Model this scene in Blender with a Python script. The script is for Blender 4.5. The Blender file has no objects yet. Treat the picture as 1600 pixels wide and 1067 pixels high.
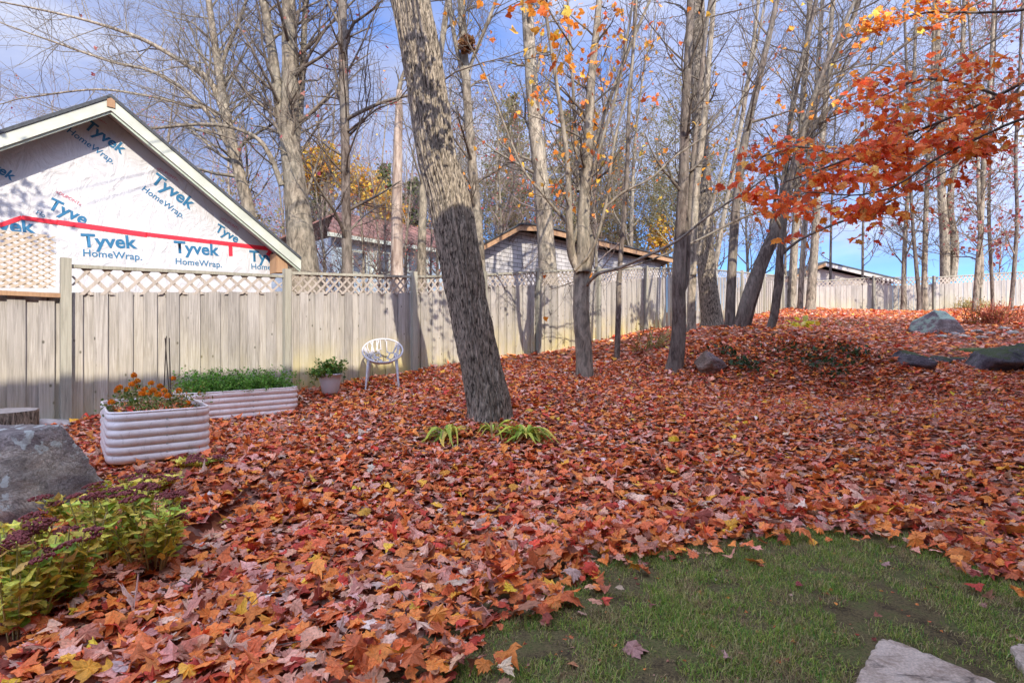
import bpy, math, random
import numpy as np
from mathutils import Vector, Matrix, noise as mnoise
R = math.radians
rng = np.random.default_rng(7)
random.seed(11)
scene = bpy.context.scene
col = scene.collection
EYE = 1.45            # camera height over the lawn
FPX = 850.0           # focal length in photograph pixels (1600 wide)

# ------------------------------------------------------------------ camera, sky, sun, exposure
cam_d = bpy.data.cameras.new('camera')
cam_d.sensor_width = 36.0
cam_d.lens = 36.0 * FPX / 1600.0
cam_d.clip_start = 0.05
cam_d.clip_end = 3000
cam = bpy.data.objects.new('camera', cam_d)
cam.location = (0, 0, EYE)
cam.rotation_euler = (R(90), 0, 0)
col.objects.link(cam)
scene.camera = cam

TO_SUN = Vector((0.31, -0.951, 0.598)).normalized()
SUN_EL = math.asin(TO_SUN.z)
SUN_AZ = math.atan2(TO_SUN.x, TO_SUN.y)
world = bpy.data.worlds.new('World')
scene.world = world
world.use_nodes = True
wn = world.node_tree; wn.nodes.clear()
def N(nt, t, **kw):
    n = nt.nodes.new(t)
    for k, v in kw.items():
        if k in n.inputs.keys(): n.inputs[k].default_value = v
        else: setattr(n, k, v)
    return n
def math_(nt, op, a, b=None, clamp=False):
    n = nt.nodes.new('ShaderNodeMath'); n.operation = op; n.use_clamp = clamp
    for i, v in enumerate((a, b)):
        if v is None: continue
        if isinstance(v, (int, float)): n.inputs[i].default_value = v
        else: nt.links.new(v, n.inputs[i])
    return n.outputs[0]
def ramp(nt, fac, stops, interp='LINEAR'):
    n = nt.nodes.new('ShaderNodeValToRGB'); e = n.color_ramp.elements
    n.color_ramp.interpolation = interp
    while len(e) < len(stops): e.new(0.5)
    for el, (p, c) in zip(e, stops):
        el.position = p
        el.color = (c, c, c, 1) if isinstance(c, (int, float)) else (*c, 1)
    nt.links.new(fac, n.inputs[0]); return n.outputs[0]
def mix(nt, fac, a, b, mode='MIX'):
    n = nt.nodes.new('ShaderNodeMix'); n.data_type = 'RGBA'; n.blend_type = mode
    for i, v in ((0, fac), (6, a), (7, b)):
        if isinstance(v, (int, float)): n.inputs[i].default_value = v
        elif isinstance(v, tuple): n.inputs[i].default_value = (*v, 1)
        else: nt.links.new(v, n.inputs[i])
    return n.outputs[2]
def noise_(nt, vec, scale, detail=4, rough=0.55, dist=0.0, out='Fac'):
    n = N(nt, 'ShaderNodeTexNoise'); n.inputs['Scale'].default_value = scale
    n.inputs['Detail'].default_value = detail; n.inputs['Roughness'].default_value = rough
    n.inputs['Distortion'].default_value = dist
    if vec is not None: nt.links.new(vec, n.inputs['Vector'])
    return n.outputs[out]
def mapping(nt, vec, scale=(1, 1, 1), rot=(0, 0, 0), loc=(0, 0, 0)):
    n = N(nt, 'ShaderNodeMapping'); n.inputs['Scale'].default_value = scale
    n.inputs['Rotation'].default_value = rot; n.inputs['Location'].default_value = loc
    nt.links.new(vec, n.inputs['Vector']); return n.outputs[0]

sky = N(wn, 'ShaderNodeTexSky'); sky.sky_type = 'NISHITA'; sky.sun_disc = False
sky.sun_elevation = SUN_EL; sky.sun_rotation = SUN_AZ
sky.air_density = 1.0; sky.dust_density = 0.1; sky.ozone_density = 3.0
tc = N(wn, 'ShaderNodeTexCoord')
sep = N(wn, 'ShaderNodeSeparateXYZ'); wn.links.new(tc.outputs['Generated'], sep.inputs[0])
zc = math_(wn, 'ADD', math_(wn, 'MAXIMUM', sep.outputs[2], 0.0), 0.22)
cmb = N(wn, 'ShaderNodeCombineXYZ')
wn.links.new(math_(wn, 'DIVIDE', sep.outputs[0], zc), cmb.inputs[0])
wn.links.new(math_(wn, 'DIVIDE', sep.outputs[1], zc), cmb.inputs[1])
cl = noise_(wn, mapping(wn, cmb.outputs[0], scale=(1.0, 1.25, 1), loc=(3.1, 1.7, 0)), 0.75, 7, 0.56, 0.4)
cmask = ramp(wn, cl, [(0.31, 0.0), (0.50, 1.0)])
cl2 = noise_(wn, mapping(wn, cmb.outputs[0], scale=(1, 1, 1), loc=(9.0, 4.0, 0)), 0.9, 6, 0.6, 0.5)
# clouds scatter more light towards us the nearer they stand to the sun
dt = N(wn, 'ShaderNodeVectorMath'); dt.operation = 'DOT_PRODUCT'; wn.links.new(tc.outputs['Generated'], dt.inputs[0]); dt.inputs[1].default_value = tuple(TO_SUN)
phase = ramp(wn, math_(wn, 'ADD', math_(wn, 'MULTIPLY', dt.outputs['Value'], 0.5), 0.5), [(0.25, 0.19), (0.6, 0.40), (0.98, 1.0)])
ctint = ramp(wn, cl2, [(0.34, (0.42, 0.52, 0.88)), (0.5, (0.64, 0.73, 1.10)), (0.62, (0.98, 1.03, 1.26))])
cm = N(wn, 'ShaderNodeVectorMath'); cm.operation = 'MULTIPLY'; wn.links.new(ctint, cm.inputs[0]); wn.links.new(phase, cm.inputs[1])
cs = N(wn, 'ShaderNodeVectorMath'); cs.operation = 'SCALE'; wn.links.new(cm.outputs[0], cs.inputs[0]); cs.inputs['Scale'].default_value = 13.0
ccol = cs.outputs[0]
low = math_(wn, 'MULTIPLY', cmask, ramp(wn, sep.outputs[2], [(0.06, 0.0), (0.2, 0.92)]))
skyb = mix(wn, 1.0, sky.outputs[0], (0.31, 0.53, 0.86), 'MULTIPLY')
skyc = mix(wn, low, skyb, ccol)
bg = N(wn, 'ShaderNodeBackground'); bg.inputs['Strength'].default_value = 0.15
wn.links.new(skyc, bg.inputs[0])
wo = N(wn, 'ShaderNodeOutputWorld'); wn.links.new(bg.outputs[0], wo.inputs[0])

sun_d = bpy.data.lights.new('sun', 'SUN'); sun_d.energy = 3.2; sun_d.angle = R(0.5); sun_d.color = (1.0, 0.91, 0.77)
sun = bpy.data.objects.new('sun', sun_d); col.objects.link(sun)
sun.rotation_euler = TO_SUN.to_track_quat('Z', 'Y').to_euler(); sun.location = (3, -8, 12)
vs = scene.view_settings
vs.view_transform = 'Standard'; vs.look = 'None'; vs.gamma = 1.0; vs.use_curve_mapping = False
vs.exposure = 1.12
scene.cycles.max_bounces = 6; scene.cycles.diffuse_bounces = 3; scene.cycles.transparent_max_bounces = 6
scene.cycles.caustics_reflective = False; scene.cycles.caustics_refractive = False

# ------------------------------------------------------------------ helpers
def P(x, y, Z):
    """the point at photograph pixel x, y that lies Z metres in front of the camera"""
    return np.array(((x - 800) / FPX * Z, Z, EYE + (533.5 - y) / FPX * Z))
FD = np.array((0.692, 0.722)); FP = np.array((-0.722, 0.692))     # direction of the long fence and its perpendicular
def on_plane(x, y, D):
    k = (x - 800) / FPX; Y = D / (0.692 - 0.722 * k)
    return np.array((k * Y, Y, EYE + (533.5 - y) / FPX * Y))
def s_of(x, D):
    q = on_plane(x, 0, D); return float(q[0] * FD[0] + q[1] * FD[1])
def sh(x, y, D):
    q = on_plane(x, y, D); return float(q[0] * FD[0] + q[1] * FD[1]), float(q[2])
def sdh(s, D, h):
    return (s * FD[0] + D * FP[0], s * FD[1] + D * FP[1], h)

def setp(o, label=None, cat=None, group=None, kind=None):
    if label: o['label'] = label
    if cat: o['category'] = cat
    if group: o['group'] = group
    if kind: o['kind'] = kind
    return o
def empty(name, loc, label=None, cat=None, group=None, kind=None):
    o = bpy.data.objects.new(name, None); o.empty_display_size = 0.1
    o.location = tuple(float(v) for v in loc); col.objects.link(o)
    return setp(o, label, cat, group, kind)
def link(name, me, parent=None):
    o = bpy.data.objects.new(name, me); col.objects.link(o)
    if parent is not None:
        o.parent = parent
        o.matrix_parent_inverse = Matrix.Translation(parent.matrix_local.to_translation() if False else Vector(world_loc(parent))).inverted()
    return o
def world_loc(o):
    # objects are built in world coordinates; only Empties carry an offset
    v = Vector(o.location)
    if o.parent is not None:
        v = Vector(world_loc(o.parent)) + o.matrix_parent_inverse.to_translation() + v
    return v

class MB:
    """collects vertices and faces given in world coordinates, builds one mesh"""
    def __init__(s): s.V = []; s.F = []; s.C = []; s.n = 0; s.M = []
    def add(s, v, f, c=None, mi=0):
        v = np.asarray(v, dtype=np.float64).reshape(-1, 3)
        f = np.asarray(f, dtype=np.int64)
        s.V.append(v); s.F.append(f + s.n); s.M.append(np.full(len(f), mi, dtype=np.int32))
        if c is None: s.C.append(np.ones((len(v), 3)))
        else: s.C.append(np.broadcast_to(np.asarray(c, dtype=np.float64), (len(v), 3)))
        s.n += len(v)
    def mesh(s, name, mats, smooth=False, origin=None):
        me = bpy.data.meshes.new(name)
        if s.n == 0: return me
        V = np.concatenate(s.V)
        if origin is not None: V = V - np.asarray(origin)
        loops = np.concatenate([f.ravel() for f in s.F])
        tot = np.concatenate([np.full(len(f), f.shape[1]) for f in s.F])
        me.vertices.add(len(V)); me.vertices.foreach_set('co', V.astype(np.float32).ravel())
        me.loops.add(len(loops)); me.loops.foreach_set('vertex_index', loops.astype(np.int32))
        me.polygons.add(len(tot))
        st = np.zeros(len(tot), dtype=np.int32); st[1:] = np.cumsum(tot)[:-1]
        me.polygons.foreach_set('loop_start', st)
        mi = np.concatenate(s.M)
        if mi.any(): me.polygons.foreach_set('material_index', mi)
        me.polygons.foreach_set('use_smooth', np.full(len(tot), smooth))
        C = np.concatenate(s.C)
        if not (C == 1).all():
            a = me.attributes.new('col', 'FLOAT_COLOR', 'POINT')
            a.data.foreach_set('color', np.hstack([C, np.ones((len(C), 1))]).astype(np.float32).ravel())
        for m in (mats if isinstance(mats, (list, tuple)) else [mats]): me.materials.append(m)
        me.update(calc_edges=True)
        return me
    def build(s, name, mats, parent=None, smooth=False):
        return link(name, s.mesh(name, mats, smooth), parent)
    # shapes
    def box(s, c, size, u=(1, 0, 0), v=(0, 1, 0), w=(0, 0, 1), **k):
        c = np.asarray(c, float); u = np.asarray(u, float) * size[0] / 2; v = np.asarray(v, float) * size[1] / 2; w = np.asarray(w, float) * size[2] / 2
        pts = [c + a * u + b * v + d * w for d in (-1, 1) for a, b in ((-1, -1), (1, -1), (1, 1), (-1, 1))]
        s.add(pts, BOXF, **k)
    def prism(s, prof, D0, D1, **k):
        """profile of (s, h) points, extruded from fence distance D0 to D1"""
        n = len(prof)
        a = [sdh(q[0], D0, q[1]) for q in prof]; b = [sdh(q[0], D1, q[1]) for q in prof] if D1 is not None else [(v[0], v[1] + 6.5, v[2]) for v in a]
        s.add(a + b, [[i, (i + 1) % n, n + (i + 1) % n, n + i] for i in range(n)], **k)
        s.add(a, [list(range(n))], **k); s.add(b, [list(range(n))[::-1]], **k)
BOXF = [[0, 3, 2, 1], [4, 5, 6, 7], [0, 1, 5, 4], [1, 2, 6, 5], [2, 3, 7, 6], [3, 0, 4, 7]]

class Tubes:
    """batches of tapering tubes"""
    def __init__(s): s.d = {}; s.count = 0
    def add(s, pts, rad, sides):
        k = (len(pts), sides); s.d.setdefault(k, []).append((pts, rad)); s.count += 1
    def into(s, mb, c=None):
        for (n, m), L in s.d.items():
            A = np.array([[tuple(p) for p in q[0]] for q in L], dtype=float); B = len(L)
            Rr = np.array([q[1] for q in L], dtype=float)
            T = np.empty_like(A); T[:, 1:-1] = A[:, 2:] - A[:, :-2]; T[:, 0] = A[:, 1] - A[:, 0]; T[:, -1] = A[:, -1] - A[:, -2]
            T /= np.linalg.norm(T, axis=2, keepdims=True) + 1e-9
            mean = T.mean(axis=1); ref = np.zeros((B, 3)); ref[np.arange(B), np.argmin(np.abs(mean), axis=1)] = 1
            U = np.cross(T, ref[:, None, :]); U /= np.linalg.norm(U, axis=2, keepdims=True) + 1e-9
            W = np.cross(T, U)
            an = np.arange(m) * 2 * math.pi / m
            ring = A[:, :, None, :] + Rr[:, :, None, None] * (np.cos(an)[None, None, :, None] * U[:, :, None, :] + np.sin(an)[None, None, :, None] * W[:, :, None, :])
            i = np.arange(n - 1)[:, None]; j = np.arange(m)[None, :]; j2 = (j + 1) % m
            q = np.stack([i * m + j, i * m + j2, (i + 1) * m + j2, (i + 1) * m + j], axis=-1).reshape(-1, 4)
            F = (q[None] + (np.arange(B) * n * m)[:, None, None]).reshape(-1, 4)
            mb.add(ring.reshape(-1, 3), F, c)
            if m >= 6:
                cap = np.arange(m)[None, :] + ((np.arange(B) * n + n - 1) * m)[:, None]
                mb.F.append(cap + mb.n - B * n * m); mb.M.append(np.zeros(B, dtype=np.int32))
def tube_mb(pts, rad, sides=8, mb=None):
    mb = mb or MB(); t = Tubes(); t.add(pts, rad if hasattr(rad, '__len__') else [rad] * len(pts), sides); t.into(mb); return mb

# ------------------------------------------------------------------ leaf shapes
half = [(0.28, -0.40), (0.38, -0.27), (0.68, -0.25), (0.62, -0.05), (0.90, 0.22), (0.66, 0.24), (0.56, 0.46), (0.36, 0.36), (0.37, 0.64), (0.18, 0.64)]
OUT_HI = [(0, -0.32)] + half + [(0, 1.0)] + [(-x, y) for x, y in half[::-1]]
half2 = [(0.30, -0.40), (0.66, -0.2), (0.88, 0.22), (0.48, 0.30), (0.32, 0.62)]
OUT_MID = [(0, -0.30)] + half2 + [(0, 1.0)] + [(-x, y) for x, y in half2[::-1]]
OUT_LO = [(0, -0.4), (0.62, -0.25), (0.8, 0.25), (0.0, 0.95), (-0.8, 0.25), (-0.62, -0.25)]
OUT_OVAL = [(0, -0.5), (0.30, -0.32), (0.43, 0.05), (0.30, 0.45), (0, 0.78), (-0.30, 0.45), (-0.43, 0.05), (-0.30, -0.32)]
def template(outl, fan=True):
    o = np.array(outl, float); n = len(o)
    if fan:
        V = np.vstack([[[0, 0.05]], o]); F = np.array([[0, 1 + i, 1 + (i + 1) % n] for i in range(n)])
    else:
        V = o; F = np.array([list(range(n))])
    return V, F
LEAF_HI = template(OUT_HI); LEAF_MID = template(OUT_MID); LEAF_LO = template(OUT_LO); LEAF_OVAL = template(OUT_OVAL)
def rotm(tilt, az, spin):
    """matrices: spin about the leaf's normal, tilt it, turn it to azimuth az"""
    cs, ss = np.cos(spin), np.sin(spin); ct, st = np.cos(tilt), np.sin(tilt); ca, sa = np.cos(az), np.sin(az)
    n = len(tilt); A = np.zeros((n, 3, 3)); B = np.zeros((n, 3, 3)); Cc = np.zeros((n, 3, 3))
    A[:, 0, 0] = cs; A[:, 0, 1] = -ss; A[:, 1, 0] = ss; A[:, 1, 1] = cs; A[:, 2, 2] = 1
    B[:, 0, 0] = 1; B[:, 1, 1] = ct; B[:, 1, 2] = -st; B[:, 2, 1] = st; B[:, 2, 2] = ct
    Cc[:, 0, 0] = ca; Cc[:, 0, 1] = -sa; Cc[:, 1, 0] = sa; Cc[:, 1, 1] = ca; Cc[:, 2, 2] = 1
    return Cc @ B @ A
def leaf_verts(pos, size, tilt, az, spin, tmpl, curl=0.35, rg=rng):
    V, F = tmpl; n = len(pos)
    x = V[None, :, 0]; y = V[None, :, 1]
    amp = curl * np.exp(rg.normal(-0.35, 0.32, (n, 1)))                 # most lie flat, a few are rolled up
    a, b, c, d = (rg.normal(0, 1, (n, 1)) * amp for _ in range(4))
    x = x + rg.normal(0, 0.05, (n, V.shape[0])); y = y + rg.normal(0, 0.05, (n, V.shape[0]))
    z = a * x * x + b * y * y + c * x * y + d * 0.8 * np.abs(x) + rg.normal(0, 0.05, (n, V.shape[0]))
    sq = rg.uniform(0.72, 1.05, (n, 1))
    L = np.stack([x * sq + 0 * z, y + 0 * z, z], axis=-1) * np.asarray(size).reshape(n, 1, 1)
    W = np.einsum('nij,nvj->nvi', rotm(tilt, az, spin), L)
    z0 = W[:, :, 2].min(axis=1)
    W += np.asarray(pos)[:, None, :]
    return W, z0
def add_leaves(mb, pos, size, tilt, az, spin, tmpl, cols, curl=0.35, lift=False):
    if len(pos) == 0: return
    W, z0 = leaf_verts(pos, size, tilt, az, spin, tmpl, curl)
    if lift: W[:, :, 2] -= (z0 * 0.8)[:, None]
    n, v, _ = W.shape
    F = (tmpl[1][None] + (np.arange(n) * v)[:, None, None]).reshape(-1, tmpl[1].shape[1])
    C = np.repeat(cols[:, None, :], v, axis=1)
    C = C * rng.uniform(0.86, 1.14, (n, v, 1))
    mb.add(W.reshape(-1, 3), F, C.reshape(-1, 3))
def pick(pal, n, rg=rng):
    w = np.array([p[0] for p in pal], float); w /= w.sum()
    c = np.array([p[1] for p in pal])[rg.choice(len(pal), n, p=w)]
    return np.clip(c * rg.uniform(0.7, 1.3, (n, 1)) * rg.uniform(0.9, 1.1, (n, 3)), 0.004, 0.95)

# ------------------------------------------------------------------ materials
def newmat(name, rough=0.8, spec=0.3):
    m = bpy.data.materials.new(name); m.use_nodes = True
    nt = m.node_tree; b = nt.nodes['Principled BSDF']
    b.inputs['Roughness'].default_value = rough; b.inputs['Specular IOR Level'].default_value = spec
    return m, nt, b
def bump(nt, b, h, strength=0.4, dist=0.02):
    n = N(nt, 'ShaderNodeBump'); n.inputs['Strength'].default_value = strength; n.inputs['Distance'].default_value = dist
    nt.links.new(h, n.inputs['Height']); nt.links.new(n.outputs[0], b.inputs['Normal'])
def geo(nt): return N(nt, 'ShaderNodeNewGeometry').outputs['Position']
def objc(nt): return N(nt, 'ShaderNodeTexCoord').outputs['Object']
def rnd(nt): return N(nt, 'ShaderNodeObjectInfo').outputs['Random']
def simple(name, c, rough=0.8, var=0.25, scale=6.0, spec=0.3, bmp=0.2, metal=0.0, bd=0.01):
    m, nt, b = newmat(name, rough, spec)
    f = noise_(nt, geo(nt), scale, 6)
    cc = ramp(nt, f, [(0.3, tuple(v * (1 - var) for v in c)), (0.7, tuple(min(1, v * (1 + var)) for v in c))])
    nt.links.new(cc, b.inputs['Base Color']); b.inputs['Metallic'].default_value = metal
    if bmp: bump(nt, b, noise_(nt, geo(nt), scale * 4, 5), bmp, bd)
    return m
def leafmat(name, transl=0.0, rough=0.6, spec=0.25):
    m, nt, b = newmat(name, rough, spec)
    at = N(nt, 'ShaderNodeAttribute'); at.attribute_name = 'col'
    f = noise_(nt, geo(nt), 75, 6, 0.7)
    cc = mix(nt, 1.0, at.outputs['Color'], ramp(nt, f, [(0.32, 0.58), (0.5, 1.0), (0.7, 1.3)]), 'MULTIPLY')
    nt.links.new(cc, b.inputs['Base Color'])
    if transl:
        t = N(nt, 'ShaderNodeBsdfTranslucent'); nt.links.new(cc, t.inputs[0])
        ms = N(nt, 'ShaderNodeMixShader'); ms.inputs[0].default_value = transl
        nt.links.new(b.outputs[0], ms.inputs[1]); nt.links.new(t.outputs[0], ms.inputs[2])
        nt.links.new(ms.outputs[0], nt.nodes['Material Output'].inputs['Surface'])
    return m
M = {}
M['litter_leaf'] = leafmat('fallen maple leaf', 0.12, 0.55)
M['tree_leaf'] = leafmat('autumn leaf on the tree', 0.42, 0.5)
M['green_leaf'] = leafmat('green leaf', 0.25, 0.5)
M['grass'] = leafmat('grass blade', 0.3, 0.6)

# weathered fence wood
def woodmat(name, dark, light, stain=None, tint=0.18, knots=True, moss=False):
    m, nt, b = newmat(name, 0.85, 0.2)
    g = geo(nt); r = rnd(nt)
    off = N(nt, 'ShaderNodeCombineXYZ'); nt.links.new(math_(nt, 'MULTIPLY', r, 37.0), off.inputs[2])
    va = N(nt, 'ShaderNodeVectorMath'); va.operation = 'ADD'; nt.links.new(g, va.inputs[0]); nt.links.new(off.outputs[0], va.inputs[1])
    grain = noise_(nt, mapping(nt, va.outputs[0], scale=(62, 62, 2.2)), 1.0, 8, 0.66, 0.8)
    broad = noise_(nt, mapping(nt, va.outputs[0], scale=(5, 5, 0.9)), 1.0, 4)
    c = ramp(nt, grain, [(0.28, dark), (0.5, tuple((a + b_) / 2 for a, b_ in zip(dark, light))), (0.72, light)])
    c = mix(nt, ramp(nt, broad, [(0.35, 0.0), (0.7, 0.45)]), c, tuple(v * 1.12 for v in light))
    if knots:
        vo = N(nt, 'ShaderNodeTexVoronoi'); vo.inputs['Scale'].default_value = 1.0; vo.inputs['Randomness'].default_value = 1.0
        nt.links.new(mapping(nt, va.outputs[0], scale=(7.5, 7.5, 4.5)), vo.inputs['Vector'])
        k = ramp(nt, vo.outputs['Distance'], [(0.05, 0.85), (0.12, 0.0)])
        c = mix(nt, k, c, tuple(v * 0.30 for v in dark))
    c = mix(nt, 1.0, c, ramp(nt, r, [(0, 1 - tint), (0.5, 1.0), (1, 1 + tint * 0.6)]), 'MULTIPLY')
    if moss:
        st = noise_(nt, mapping(nt, g, scale=(1.2, 1.2, 0.7)), 1.6, 5, 0.6)
        at = N(nt, 'ShaderNodeAttribute'); at.attribute_name = 'col'
        s2 = N(nt, 'ShaderNodeSeparateColor'); nt.links.new(at.outputs['Color'], s2.inputs[0])
        f = math_(nt, 'MULTIPLY', ramp(nt, st, [(0.36, 0.15), (0.62, 1.0)]), math_(nt, 'SUBTRACT', 1.0, s2.outputs[0]), True)
        c = mix(nt, f, c, (0.50, 0.42, 0.15))
    nt.links.new(c, b.inputs['Base Color'])
    bump(nt, b, grain, 0.5, 0.004)
    return m
M['board'] = woodmat('weathered grey cedar board', (0.12, 0.108, 0.097), (0.44, 0.41, 0.375), moss=True)
M['post'] = woodmat('weathered post', (0.15, 0.14, 0.11), (0.36, 0.345, 0.28), knots=False)
M['lattice'] = woodmat('weathered lattice', (0.20, 0.17, 0.145), (0.42, 0.37, 0.32), knots=False)
M['tan_lattice'] = woodmat('tan lattice', (0.32, 0.255, 0.19), (0.52, 0.43, 0.33), knots=False)
M['fresh_wood'] = woodmat('fresh orange lumber', (0.24, 0.135, 0.075), (0.42, 0.26, 0.15), knots=False)

def barkmat(name, dark, light, vs_=9.0, ratio=0.22, bstr=0.7, lichen=0.25, bd=0.02):
    m, nt, b = newmat(name, 0.9, 0.15)
    g = geo(nt)
    v = mapping(nt, g, scale=(1, 1, ratio))
    a = noise_(nt, v, vs_, 7, 0.65, 0.7)
    big = noise_(nt, g, 1.3, 4)
    c = ramp(nt, a, [(0.38, dark), (0.66, light)])
    c = mix(nt, ramp(nt, big, [(0.4, 0.0), (0.7, lichen)]), c, (0.40, 0.38, 0.30))
    c = mix(nt, 1.0, c, ramp(nt, rnd(nt), [(0, 0.82), (1, 1.15)]), 'MULTIPLY')
    nt.links.new(c, b.inputs['Base Color']); bump(nt, b, a, bstr, bd)
    return m
M['bark_big'] = barkmat('deeply furrowed maple bark', (0.018, 0.012, 0.009), (0.46, 0.385, 0.29), 46, 0.24, 1.0, 0.10, 0.015)
M['bark'] = barkmat('grey maple bark', (0.055, 0.04, 0.032), (0.21, 0.17, 0.14), 16, 0.25, 0.8)
M['bark_pale'] = barkmat('pale grey bark', (0.08, 0.064, 0.048), (0.36, 0.30, 0.225), 12, 0.35, 0.8, 0.3)
M['bark_snag'] = barkmat('weathered dead wood', (0.16, 0.11, 0.085), (0.44, 0.36, 0.30), 8, 0.15, 0.5, 0.1)
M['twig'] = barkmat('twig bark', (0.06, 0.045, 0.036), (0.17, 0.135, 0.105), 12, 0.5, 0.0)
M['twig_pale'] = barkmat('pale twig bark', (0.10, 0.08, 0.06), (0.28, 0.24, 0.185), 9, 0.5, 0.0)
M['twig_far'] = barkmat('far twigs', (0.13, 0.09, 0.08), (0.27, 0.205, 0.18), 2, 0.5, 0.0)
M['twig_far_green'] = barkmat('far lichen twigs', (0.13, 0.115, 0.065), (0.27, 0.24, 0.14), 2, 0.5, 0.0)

def rockmat(name, dark, light, lich=(0.50, 0.52, 0.46), lf=0.2, scale=3.0, moss=None, mt=(0.72, 0.95), lm=(0.45, 0.55)):
    m, nt, b = newmat(name, 0.85, 0.25)
    g = geo(nt)
    a = noise_(nt, g, scale, 8, 0.6, 0.3)
    c = ramp(nt, a, [(0.36, dark), (0.60, light)])
    c = mix(nt, ramp(nt, noise_(nt, g, scale * 0.45, 3), [(0.45, 0.0), (0.55, 0.55)]), c, (0.16, 0.125, 0.15))
    f = noise_(nt, g, scale * 22, 5, 0.7); c = mix(nt, 1.0, c, ramp(nt, f, [(0.3, 0.6), (0.7, 1.35)]), 'MULTIPLY')
    ck = noise_(nt, mapping(nt, g, scale=(1, 1, 2.2), rot=(0.4, 0.5, 0.3)), scale * 0.9, 5, 0.6, 1.5)
    c = mix(nt, ramp(nt, math_(nt, 'ABSOLUTE', math_(nt, 'SUBTRACT', ck, 0.5)), [(0.0, 0.55), (0.035, 0.0)]), c, tuple(v * 0.35 for v in dark))
    vo = N(nt, 'ShaderNodeTexVoronoi'); vo.inputs['Scale'].default_value = scale * 1.7
    d = N(nt, 'ShaderNodeVectorMath'); d.operation = 'ADD'; nt.links.new(g, d.inputs[0])
    dn = N(nt, 'ShaderNodeVectorMath'); dn.operation = 'SCALE'; dn.inputs['Scale'].default_value = 0.16
    nt.links.new(noise_(nt, g, 14, 3, out='Color'), dn.inputs[0]); nt.links.new(dn.outputs[0], d.inputs[1])
    nt.links.new(d.outputs[0], vo.inputs['Vector'])
    k = ramp(nt, vo.outputs['Distance'], [(lf, 0.85), (lf + 0.05, 0.0)])
    c = mix(nt, math_(nt, 'MULTIPLY', k, ramp(nt, noise_(nt, g, scale * 0.8, 2), [(lm[0], 0), (lm[1], 1)])), c, lich)
    if moss:
        ng = N(nt, 'ShaderNodeNewGeometry'); sx = N(nt, 'ShaderNodeSeparateXYZ'); nt.links.new(ng.outputs['Normal'], sx.inputs[0])
        up = ramp(nt, math_(nt, 'ADD', sx.outputs[2], math_(nt, 'MULTIPLY', math_(nt, 'SUBTRACT', noise_(nt, g, scale * 2, 4), 0.5), 0.9)), [(mt[0], 0.0), (mt[1], 0.9)])
        c = mix(nt, up, c, moss)
    nt.links.new(c, b.inputs['Base Color'])
    bump(nt, b, noise_(nt, g, scale * 5, 9, 0.7), 1.0, 0.05)
    return m
M['rock'] = rockmat('lichened boulder', (0.27, 0.225, 0.18), (0.64, 0.56, 0.46), (0.60, 0.63, 0.57), 0.27, 4.2, lm=(0.44, 0.5))
M['rock_dark'] = rockmat('dark mossy rock', (0.05, 0.045, 0.05), (0.20, 0.18, 0.18), lf=0.1, scale=5, moss=(0.075, 0.10, 0.03))
M['rock_green'] = rockmat('lichen topped rock', (0.12, 0.10, 0.10), (0.30, 0.26, 0.25), lf=0.05, scale=3, moss=(0.27, 0.36, 0.28), mt=(0.5, 0.7))
M['slab'] = simple('worn flagstone', (0.38, 0.34, 0.31), 0.8, 0.35, 7, bmp=0.4)
m, nt, b = newmat('stained flagstone', 0.85, 0.2)
g = geo(nt)
c = ramp(nt, noise_(nt, g, 9, 8, 0.7, 0.4), [(0.35, (0.34, 0.24, 0.17)), (0.52, (0.62, 0.49, 0.38)), (0.7, (0.76, 0.63, 0.51))])
c = mix(nt, ramp(nt, noise_(nt, mapping(nt, g, scale=(1, 2.4, 1)), 5.5, 6, 0.65, 1.0), [(0.56, 0.0), (0.68, 0.85)]), c, (0.10, 0.075, 0.06))
c = mix(nt, 1.0, c, ramp(nt, noise_(nt, g, 90, 4), [(0.3, 0.75), (0.7, 1.2)]), 'MULTIPLY')
nt.links.new(c, b.inputs['Base Color']); bump(nt, b, noise_(nt, g, 30, 8, 0.7), 0.9, 0.02); M['flagstone'] = m
m, nt, b = newmat('cream painted steel', 0.36, 0.5)
g = geo(nt)
c = ramp(nt, noise_(nt, mapping(nt, g, scale=(1, 1, 0.6)), 7, 7, 0.65), [(0.3, (0.66, 0.57, 0.52)), (0.6, (0.78, 0.70, 0.66))])
c = mix(nt, ramp(nt, noise_(nt, mapping(nt, g, scale=(3, 3, 1.2)), 9, 8, 0.75, 0.5), [(0.55, 0.0), (0.72, 0.75)]), c, (0.30, 0.21, 0.16))
nt.links.new(c, b.inputs['Base Color']); bump(nt, b, noise_(nt, g, 5, 3), 0.25, 0.02); M['bed_metal'] = m
M['white_plastic'] = simple('white plastic', (0.46, 0.44, 0.44), 0.45, 0.12, 5, spec=0.5, bmp=0)
M['soil'] = simple('dark soil', (0.07, 0.045, 0.032), 0.95, 0.5, 20, bmp=0.8, bd=0.02)
M['bamboo'] = simple('weathered stake', (0.08, 0.06, 0.045), 0.8, 0.3, 20)
M['white_trim'] = simple('white fascia', (0.42, 0.44, 0.37), 0.6, 0.14, 4, bmp=0.1)
M['green_trim'] = simple('pale green trim', (0.40, 0.46, 0.38), 0.6, 0.12, 6, bmp=0.1)
M['soffit'] = simple('grey soffit', (0.45, 0.43, 0.40), 0.8, 0.1, 4)
M['shingle'] = simple('dark asphalt shingle', (0.06, 0.065, 0.07), 0.9, 0.3, 30, bmp=0.6)
M['dark'] = simple('dark opening', (0.07, 0.08, 0.10), 0.25, 0.2, 3, spec=0.5, bmp=0)
M['tape'] = simple('red seam tape', (0.70, 0.03, 0.05), 0.4, 0.06, 6, bmp=0.1)
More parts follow.
